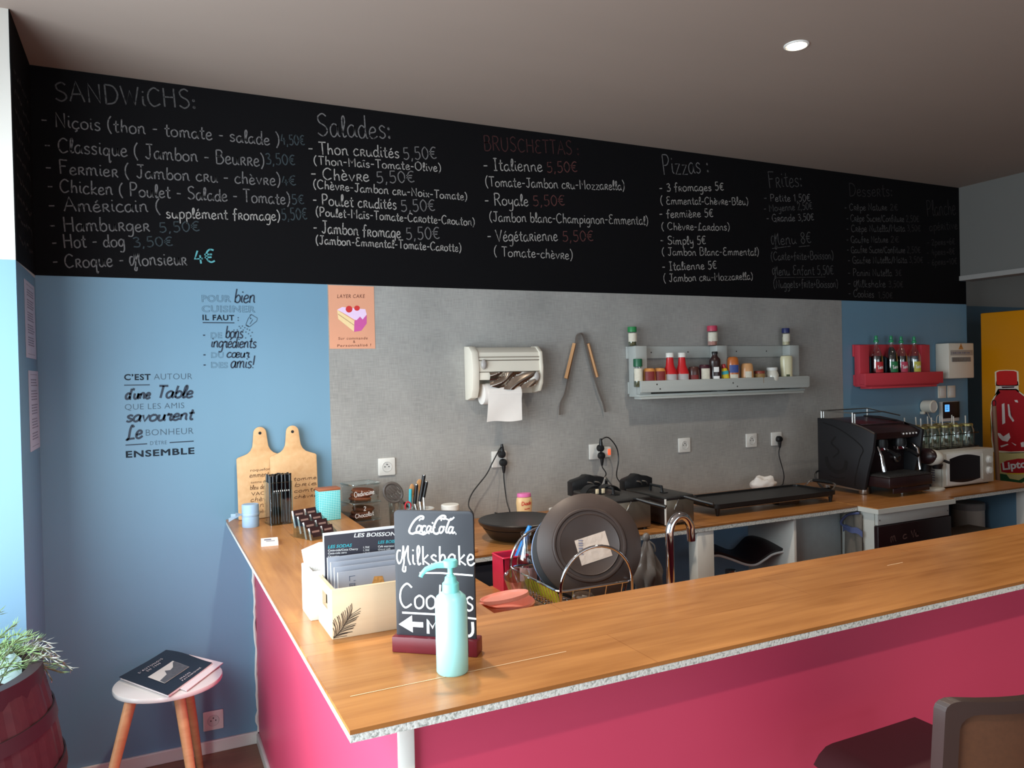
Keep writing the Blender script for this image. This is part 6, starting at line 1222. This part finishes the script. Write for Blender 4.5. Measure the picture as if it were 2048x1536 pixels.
def fr_part(name, col, polys, k, m=None):
    b = B()
    for P in polys: b.flat([fz(*p) for p in P][::-1], lambda y, z: (-.3205-.0006*k, y+.43, z))
    bmesh.ops.triangulate(b.bm, faces=b.bm.faces[:]); part(fg, name, b, m or mat(name+'_ink', col, .4, var=.05, scale=30), smooth=False)
Q8 = lambda P: [(1780+u*.2084, 700+v*.2084) for u, v in P]
capP = [(1022, 215), (1050, 202), (1110, 198), (1190, 200), (1218, 212), (1224, 330), (1200, 336), (1050, 338), (1026, 332)]
bodyP = [(1045, 385), (1060, 410), (1010, 455), (985, 500), (975, 600), (988, 740), (985, 850), (1000, 960), (1160, 975), (1330, 968), (1345, 850), (1338, 740), (1345, 600), (1330, 500), (1300, 455), (1225, 400), (1210, 385)]
def grow(P, k): cx = sum(p[0] for p in P)/len(P); cy = sum(p[1] for p in P)/len(P); return [(cx+(x-cx)*(1+k), cy+(y-cy)*(1+k*.7)) for x, y in P]
fr_part('bottle_halo_print', (238, 222, 190), [Q8(grow(capP, .16)), Q8(grow(bodyP, .07)), Q8([(1020, 300), (1230, 300), (1240, 420), (1010, 420)])], 1)
fr_part('bottle_print', (176, 18, 26), [Q8(bodyP)], 2); fr_part('bottle_cap_print', (206, 26, 24), [Q8(capP)], 2.2)
fr_part('bottle_shine_print', (230, 214, 208), [Q8(P) for P in ([(1075, 520), (1100, 510), (1108, 700), (1080, 715)], [(1130, 520), (1145, 520), (1160, 620), (1195, 680), (1180, 690), (1140, 630)], [(1195, 480), (1225, 480), (1232, 505), (1205, 500)], [(1030, 795), (1060, 800), (1090, 830), (1145, 795), (1158, 840), (1130, 880), (1080, 870), (1050, 840)], [(1015, 870), (1040, 880), (1030, 900), (1012, 890)], [(1060, 920), (1130, 900), (1140, 908), (1070, 935)], [(1165, 885), (1215, 910), (1205, 918)], [(1255, 890), (1285, 880), (1290, 930), (1262, 930)], [(1050, 345), (1215, 345), (1210, 370), (1055, 372)])], 3)
fr_part('neck_shade_print', (60, 22, 26), [Q8([(1070, 350), (1200, 348), (1190, 362), (1080, 366)])], 3.4)
fr_part('lower_panel_print', (214, 196, 130), [Q8([(1030, 985), (1340, 980), (1340, 1290), (1040, 1275), (1025, 1180), (1040, 1090)])], 1)
fr_part('leaf_print', (40, 84, 46), [Q8([(1035, 1230), (1060, 1185), (1120, 1195), (1150, 1235), (1240, 1250), (1330, 1200), (1330, 1235), (1250, 1285), (1130, 1270), (1060, 1262)])], 2)
fr_part('logo_banner', (188, 24, 36), [Q8([(1062, 1090), (1120, 1062), (1230, 1042), (1360, 1045), (1360, 1175), (1240, 1182), (1130, 1180), (1072, 1168)])], 3)
fr_part('logo_border_print', (236, 200, 60), [Q8([(1130, 1180), (1240, 1182), (1360, 1175), (1360, 1184), (1240, 1194), (1120, 1190)])], 3.2)
b = B(); p, q_ = fz(*Q8([(1086, 1150)])[0]), fz(*Q8([(1375, 1118)])[0]); sans(b, 'Lipton', (-p[0], p[1]), (-q_[0], q_[1]), .05, lambda y, z: (-.3228, -y+.43, z), bold=.03, shear=.1); part(fg, 'logo_lettering', b, m_wht, smooth=False)
bh = thing('broom', 'wooden broom handle leaning beside the yellow fridge', 'broom', (5.36, -.36, 0)); tp = hit(1988, 812, 1, -.30); b = B(); b.rod((0, 0, .10), (tp.x-5.36, .06, tp.z), .013); part(bh, 'handle', b, mat('broom_wood', (128, 92, 70), .6, var=.15)); b = B(); b.tube([(tp.x-5.36+.02*math.cos(a*.63), .06, tp.z+.018+.022*math.sin(a*.63)) for a in range(10)], .003, 6, closed=True); part(bh, 'hanging_loop', b, m_blk); part(bh, 'brush', B().box(-.13, .13, -.025, .025, 0, .098, .008), m_brn)
# below the right worktop
ws = thing('white_bin', 'tall white cylindrical bin under the microwave worktop', 'bin', (4.80, -.50, 0)); part(ws, 'body', B().lathe([(.085, 0), (.09, .01), (.088, .70), (.0, .70)], n=32), m_gw); part(ws, 'lid', B().lathe([(.091, .7005), (.091, .735), (.085, .742), (0, .742)], n=32), mat('grey_lid', (150, 150, 146), .4))
m_ctn = mat('grey_cardboard', (138, 126, 110), .85, var=.1, scale=20)
for i, (x, y, w_, d_, z0, h, lab) in enumerate(((4.62, -.62, .33, .13, 0, .60, 'tall brown carton standing before the white bin'),)):
    t = thing('cardboard_box', lab, 'box', (x-.06, y, z0)); part(t, 'carton', B().box(-w_/2, w_/2, -d_/2, d_/2, 0, h, .003), m_ctn); part(t, 'lid_flap', B().box(-w_/2-.004, w_/2+.004, -d_/2-.004, d_/2+.004, h+.0002, h+.022, .002), m_ctn)
t = thing('storage_tub', 'grey storage tub of white bags beside the oven cabinet', 'tub', (4.47, -.36, 0)); part(t, 'body', B().box(-.15, .15, -.12, .12, 0, .72, .012), mat('grey_tub', (128, 122, 112), .6)); b = B(); [b.sph((-.07+.07*i, .02*math.sin(i*3), .755), (.05, .05, .036), 12, 8) for i in range(3)]; part(t, 'white_bag', b, m_nap)
# black stool with white piping pushed under the worktop
cs_ = thing('shell_chair', 'black moulded chair edged with white piping under the worktop', 'chair', (2.92, -.535, 0)); m_shell = mat('black_leatherette', (30, 16, 20), .45, var=.1)
YN = -.635; prf = [(W(u, v, YN)[0]-2.92, W(u, v, YN)[1]) for u, v in ((1418, 1111), (1427, 1112), (1440, 1112), (1465, 1120), (1490, 1129), (1510, 1130), (1528, 1120), (1545, 1109), (1568, 1103), (1584, 1099))]
AMP = W(1495, 1094, -.46)[1]-W(1500, 1130, YN)[1]; XM = W(1497, 1094, -.46)[0]-2.92
pp = smooth_path([(a, 0, c) for a, c in prf], 4); N_ = len(pp)-1
def shell(u, v):
    p = pp[min(int(u*N_+.5), N_)]; X = p.x+.13*v*(1-u)-.02*v*u; return (X, -.10+.19*v, p.z+AMP*math.sin(math.pi*.5*min(1, v*1.1))*math.exp(-((X-XM)/.11)**2))
b = B(); b.sheet(shell, N_, 10, -.018); part(cs_, 'seat_shell', b, m_shell)
b = B(); b.tube([(p.x, -.1025, p.z+.001) for p in pp], .0055, 8); part(cs_, 'piping', b, m_wht, label='white piping')
b = B(); b.tube([(0, -.02, min(c for a, c in prf)-.03), (0, -.02, .06)], .025, 14); part(cs_, 'column', b, m_steel); part(cs_, 'base', B().lathe([(.12, 0), (.12, .008), (.03, .03), (.026, .06), (0, .06)], cx=0, cy=-.02, n=32), m_steel)

# ================================================================ sink corner: rack, pan, crockery, tap
m_chr = m_chrome
dk = thing('dish_rack', 'wire dish rack with two arched ends behind the bar', 'dish rack', (1.64, -1.24, ZS)); b = B(); X0, X1, Y0, Y1_ = -.145, .125, -.175, .18
def ring(z, r, ins=0): b.tube([(x, y, z) for x, y in rrect(X0+ins, X1-ins, Y0+ins, Y1_-ins, .03, 4)], r, 8, closed=True)
ring(.095, .004); ring(.02, .003, .02)
for i in range(15):
    y = Y0+.03+i*(Y1_-Y0-.06)/14; b.tube(smooth_path([(X0, y, .095), (X0+.018, y, .04), (X0+.04, y, .02), (X1-.04, y, .02), (X1-.018, y, .04), (X1, y, .095)], 3), .0018, 6)
for i in range(4):
    x = X0+.05+i*.06; b.tube(smooth_path([(x, Y0, .095), (x, Y0+.018, .04), (x, Y0+.04, .018), (x, Y1_-.04, .018), (x, Y1_-.018, .04), (x, Y1_, .095)], 3), .002, 6)
for x in (X0+.02, X1-.02):
    for y in (Y0+.03, Y1_-.03): b.rod((x, y, .02), (x, y, 0), .004, 8)
part(dk, 'wire_frame', b, m_chr)
for y in (Y0, Y1_):
    b = B(); b.tube([(X0+.005, y, .06), (X0+.005, y, .095)]+[(a, y, c) for a, c in arc((X0+X1)/2, .095, (X1-X0)/2-.005, 180, 0, 20, ry=.125)]+[(X1-.005, y, .06)], .005, 10); part(dk, 'end_arch', b, m_chr)
b = B(); b.sheet(lambda u, v: (X0+.010+.018*v, Y0+.04+.20*u, .088-.05*v), 14, 3, .003); part(dk, 'green_liner', b, mat('lime_liner', (196, 196, 40), .5, var=.1), label='lime green strip behind the wires')
def pitem(u, v, y): x, z = W(u, v, y); return Vector((x, y, z))
# big round pan standing in the rack, underside to the room
pc_ = pitem(1179, 1089, -1.32); nrm = (CAM-pc_).normalized(); nrm = (nrm+Vector((.10, 0, .10))).normalized(); Mq = nrm.to_track_quat('Z', 'Y').to_euler()
pn = thing('round_pan', 'big round dark brown pan propped in the dish rack, label stuck underneath', 'pan', pc_, rot=Mq); m_pan = mat('brown_enamel', (62, 49, 44), .45, metal=.1, var=.4, scale=9)
R_ = .172
part(pn, 'pan_body', B().lathe([(R_-.006, -.030), (R_, -.028), (R_*.995, -.022), (R_*.86, -.010), (R_*.71, -.004), (R_*.695, .002), (R_*.67, .004), (R_*.645, .003), (R_*.63, -.001), (R_*.58, -.001), (R_*.565, .0028), (R_*.55, .001), (0, .001), (0, -.004), (R_*.6, -.006), (R_*.8, -.012), (R_-.006, -.030)], n=72), m_pan)
b = B(); b.sheet(lambda u, v: (.0+(.104)*(u-.5)*.97-.02*(v-.5)+.012, -.012+.08*(v-.5)+.03*(u-.5), .0022+.0006*math.sin(u*9)*math.sin(v*7)), 10, 8, .0006); part(pn, 'paper_label', b, mat('crumpled_label', (196, 178, 164), .7, var=.08, scale=30, bump=.5)); b = B(); [b.box(-.036+.0, -.022, .012-.0085*i-.006*(i % 2)*.2, .015-.0085*i, .0036, .0040) for i in range(6)]; part(pn, 'barcode_print', b, m_ink)
for k, (dx, dd, rr, m_, lab) in enumerate(((.014, .050, .154, m_cof, 'dark round tray standing right behind the big brown pan'), (.004, .075, .148, mat('blue_plate_glaze', (120, 146, 186), .3), 'pale blue plate standing behind the dark tray in the rack'))):
    c_ = pc_-nrm*dd+Vector((dx-.050, 0, -.02)); c_.z = max(c_.z, ZS+.045+rr*.86)
    b = B(); b.lathe([(0, -.004), (rr*.6, -.004), (rr, -.018), (rr, -.014), (rr*.62, .0), (0, 0)], n=48); solo('plate', b, m_, lab, 'plate', c_, rot=Mq, group=None)
bk_ = thing('utensil_bucket', 'raspberry red square tub with a blue spatula in it', 'tub', (1.535, -.985, ZS)); b = B()
b.prism([(-.044, 0), (.044, 0), (.050, .12), (-.050, .12)], -.046, -.043, 'y'); b.prism([(-.044, 0), (.044, 0), (.050, .12), (-.050, .12)], .043, .046, 'y'); b.prism([(-.046, .0), (.046, .0), (.046, .12), (-.046, .12)], -.050, -.045, 'x'); b.prism([(-.046, .0), (.046, .0), (.046, .12), (-.046, .12)], .045, .050, 'x'); b.box(-.045, .045, -.045, .045, 0, .004); part(bk_, 'body', b, mat('raspberry_tub', (206, 40, 70), .35)); b = B(); b.tube([(x, y, .12) for x, y in rrect(-.051, .051, -.048, .048, .010, 4)], .0035, 8, closed=True); part(bk_, 'rim', b, mat('raspberry_tub', (206, 40, 70), .35))
sp_ = pitem(1060, 1052, -1.03); sb_ = Vector((1.53, -.985, ZS+.012)); st = thing('spatula', 'bright blue spatula leaning in the red tub', 'spatula', sb_); dv = sp_-sb_; b = B(); b.tube([(0, 0, 0), dv*.4, dv*.62, dv*.8, dv], .016, 12, radii=[.018, .018, .015, .012, .008]); b.bm.verts.ensure_lookup_table(); part(st, 'blade_and_handle', b, mat('azure_plastic', (40, 130, 206), .35))
# glass bottle, jars and glasses
m_cg = glass('thick_glass', (242, 246, 246), .5)
b = B(); b.lathe([(0, .004), (.033, .004), (.034, .10), (.030, .125), (.014, .165), (.0125, .19), (.018, .195), (.018, .205)], n=26, cap=False); gb = thing('glass_bottle', 'clear glass bottle with faded label, drying between the blue spatula and the pan', 'bottle', (*W(1053, 1110, -1.14)[:1], -1.14, ZS+.024)); part(gb, 'bottle_glass', b, m_cg); b = B(); b.sheet(lambda u, v: (.0352*math.sin(-1.2+2.0*u), -.0352*math.cos(-1.2+2.0*u), .045+.045*v), 10, 1); part(gb, 'label', b, mat('faded_red_label', (196, 150, 150), .6, var=.35, scale=60))
def lean_glass(name, label, cat, loc, prof, rot): b = B(); b.lathe(prof, n=30, cap=False); return solo(name, b, m_cg, label, cat, loc, rot=rot)
lean_glass('drinking_glass', 'flared clear glass with open top, beside the pink bowl', 'glass', (1.475, -1.195, ZS+.006), [(0, .003), (.024, .003), (.040, .112), (.043, .114), (.028, 0), (0, 0)], (.25, -.28, 0))
lean_glass('drinking_glass', 'clear glass turned upside down below the lime liner', 'glass', (1.552, -1.46, ZS), [(.036, 0), (.039, .002), (.034, .088), (.028, .094), (0, .094)], (0, 0, 0))
bw = thing('mixing_bowl', 'salmon pink bowl with its lid askew, at the sink corner', 'bowl', (1.375, -1.30, ZS)); m_sal = mat('salmon_plastic', (236, 150, 132), .35, sss=.1)
b = B(); b.mark(); b.lathe([(0, 0), (.055, 0), (.075, .02), (.085, .055), (.082, .060), (.070, .025), (0, .012)], n=36); part(bw, 'bowl_body', b, m_sal)
b = B(); b.mark(); b.lathe([(0, .004), (.068, .004), (.072, .010), (.076, .010), (.077, 0), (.07, -.002), (0, -.002)], n=40); b.box(-.098, -.074, -.014, .014, .0, .006, .002); b.xf(Matrix.Translation((-.02, -.02, .073)) @ Matrix.Rotation(-.16, 4, 'X') @ Matrix.Rotation(-.10, 4, 'Y')); part(bw, 'lid', b, m_sal)
fc = thing('tap', 'chrome gooseneck tap rising behind the bar', 'tap', (1.885, -1.45, ZS)); b = B(); P = [(0, 0, .0), (0, 0, .20)]+[(a, 0, c) for a, c in arc(.043, .235, .043, 180, 10, 14, ry=.055)]+[(.087, 0, .205)]
b.tube(smooth_path(P, 3), .0135, 16); part(fc, 'gooseneck', b, m_chrome); part(fc, 'base', B().lathe([(.026, 0), (.026, .01), (.018, .03), (.018, .06), (0, .06)], n=24), m_chrome); b = B(); b.rod((.015, 0, .045), (.075, -.02, .07), .006); part(fc, 'lever', b, m_chrome)
hb = thing('hanging_bag', 'crumpled grey plastic bag hanging from the worktop edge', 'bag', (2.275, -.745, .855)); b = B(); rnd = random.Random(6)
def bag(u, v):
    a = 2*math.pi*u; r = (.012+.050*min(1, v*1.5)*(1-.25*max(0, v-.75)*4))*(1+.22*math.sin(a*5+v*4)+.1*math.sin(a*9-v*7)); return (r*math.cos(a)*1.05, -.03+r*.5*math.sin(a), -.01-.205*v+.01*math.sin(a*3)*v)
b.sheet(bag, 36, 18); part(hb, 'bag_body', b, mat('grey_film', (112, 105, 100), .3, var=.2, scale=30)); b = B(); b.sph((0, -.026, .004), (.018, .014, .02), 12, 8); b.tube(smooth_path([(0, -.03, -.005), (.03, -.04, -.03), (.038, -.035, -.06)], 4), .004, 6); part(hb, 'knot', b, mat('grey_film', (132, 124, 118), .3)); part(hb, 'hook', B().box(-.006, .006, -.016, .0165, .0, .006), m_steel)

# ================================================================ bar stool in the foreground
m_sto = mat('dark_plum_seat', (54, 24, 28), .45, var=.1, scale=8); m_bkr = mat('dark_brown_back', (50, 34, 30), .42, var=.08); m_mesh = mat('amber_brown_mesh', (84, 50, 28), .6, var=.25, scale=120); m_alu = mat('silver_tube', (186, 182, 180), .3, metal=.9)
bs = thing('bar_stool', 'dark stool with a framed low back in front of the bar', 'stool', (1.905, -2.36, 0)); SH = .675
b = B(); b.sheet(lambda u, v: (-.170+.325*u, .175-.35*v, SH-.030*max(0, .12-u)*8*max(0, .12-u)*8-.006*math.sin(math.pi*u)*math.sin(math.pi*v)-.02*max(0, v-.85)*5*max(0, v-.85)*5), 22, 16, .022); part(bs, 'seat', b, m_sto)
BYY = -.155
def backp(a, c, t=0): return (a, BYY-.055*(1-(a/.17)**2)-.12*(c-.0)*.6+t, SH+c)
dens = lambda P: [(P[i][0]+(P[(i+1) % len(P)][0]-P[i][0])*k/8, P[i][1]+(P[(i+1) % len(P)][1]-P[i][1])*k/8) for i in range(len(P)) for k in range(8)]
fo = dens(rrect(-.205, .145, .02, .262, .022, 4)); fi = dens(rrect(-.184, .124, .045, .238, .03, 4))
b = B()
F = [[b.bm.verts.new(backp(a, c, t)) for a, c in P] for P, t in ((fo, -.012), (fi, -.012), (fi, .012), (fo, .012))]; n_ = len(fo)
for k in range(n_):
    k2 = (k+1) % n_
    for A, D in ((0, 1), (1, 2), (2, 3), (3, 0)): b.face([F[A][k], F[A][k2], F[D][k2], F[D][k]])
bmesh.ops.recalc_face_normals(b.bm, faces=b.bm.faces[:]); part(bs, 'back_frame', b, m_bkr)
b = B(); b.sheet(lambda u, v: backp(-.188+.316*u, .042+.20*v, .0), 14, 8, .004); part(bs, 'back_panel', b, m_mesh)
for s in (-.196, .136):
    b = B(); b.tube(smooth_path([(s, -.17, SH-.02), (s, -.165, SH+.01), backp(s, .03), backp(s, .06)], 4), .011, 10); part(bs, 'back_tube', b, m_alu)
for x, y, ex, ey in ((-.145, .14, -.19, .19), (.135, .14, .18, .19), (-.155, -.15, -.20, -.20), (.145, -.15, .19, -.20)):
    part(bs, 'leg', B().rod((x, y, SH-.028), (ex, ey, 0), .011, 12), m_alu)
b = B(); k_ = .30; pts = [(-.145-.045*.6, .14+.05*.6, k_), (.135+.045*.6, .14+.05*.6, k_), (.145+.045*.6, -.15-.05*.6, k_), (-.155-.045*.6, -.15-.05*.6, k_)]; b.tube(pts, .009, 10, closed=True); part(bs, 'footrest_ring', b, m_alu)

# ceiling lamps
for i, (x, y) in enumerate(LAMP_SPOTS[:1]):
    dl = thing('ceiling_spotlight', 'recessed ceiling spotlight, lit, above the bar', 'ceiling light', (x, y, HC)); part(dl, 'trim_ring', B().lathe([(.034, -.001), (.040, -.006), (.046, -.004), (.047, -.0005)], n=36, cap=False), m_plast); part(dl, 'lens', B().lathe([(0, -.004), (.034, -.003)], n=28, cap=False), mat('lit_lens', (255, 245, 225), .3, emit=(255, 240, 214), emits=14))

# ---------------------------------------------------------------- pieces of parts go one level deeper, under their part
NEST = {'lid_handle': 'lid', 'dial_mark': 'dial', 'window_pane': 'door', 'door_edge': 'door', 'portafilter_handle': 'portafilter', 'gauge_face': 'pressure_gauge', 'pin_hole': 'cover', 'socket_well': 'cover', 'rocker': 'cover',
        'cover_photo': 'cover', 'mountain_print': 'cover', 'cover_lettering': 'cover', 'chalk_lettering': 'board', 'arrow_lettering': 'board', 'script_logo': 'board', 'screen_text': 'screen', 'print_text': 'sheet', 'poster_lettering': 'sheet',
        'cake_sponge_print': 'sheet', 'cake_icing_print': 'sheet', 'cake_pink_print': 'sheet', 'strawberry_print': 'sheet', 'filling_print': 'sheet', 'burnt_lettering': 'board', 'hanging_hole': 'board', 'dark_print': 'card', 'white_lettering': 'card',
        'turquoise_lettering': 'card', 'building_print': 'card', 'sandwich_print': 'card', 'edge_trim': 'card', 'label_lettering': 'label', 'switch': 'body', 'hanging_loop': 'handle', 'button_row': 'group_head_cover', 'tray_grate': 'drip_tray', 'tray_lip': 'drip_tray',
        'barcode_print': 'pan_body', 'paper_label': 'pan_body', 'nail_head': 'front_slat', 'straw': 'lid', 'logo_lettering': 'logo_banner', 'logo_border_print': 'logo_banner', 'bottle_shine_print': 'bottle_print', 'pen_lettering': 'body', 'print_bar': 'face_card',
        'cup_emblem': 'side_panel', 'palm_leaf_print': 'front_board', 'red_lettering': 'body', 'red_band': 'body', 'chalk_scribble_marking': 'oven_door', 'screw_head': 'fascia', 'sensor_face': 'housing', 'breaker_switch': 'housing', 'warning_triangle': 'housing', 'bolt_marking': 'housing', 'tag_text': 'door_window', 'scale_mark': 'wall_panel'}
stem_ = lambda o: o.name.split('.')[0]
for t in [o for o in C.objects if o.parent is None]:
    kids = list(t.children); by = {}
    for k in kids: by.setdefault(stem_(k), []).append(k)
    for cn, pn_ in NEST.items():
        if cn in by and pn_ in by:
            for i, k in enumerate(by[cn]): k.parent = by[pn_][i] if len(by[cn]) == len(by[pn_]) else by[pn_][0]
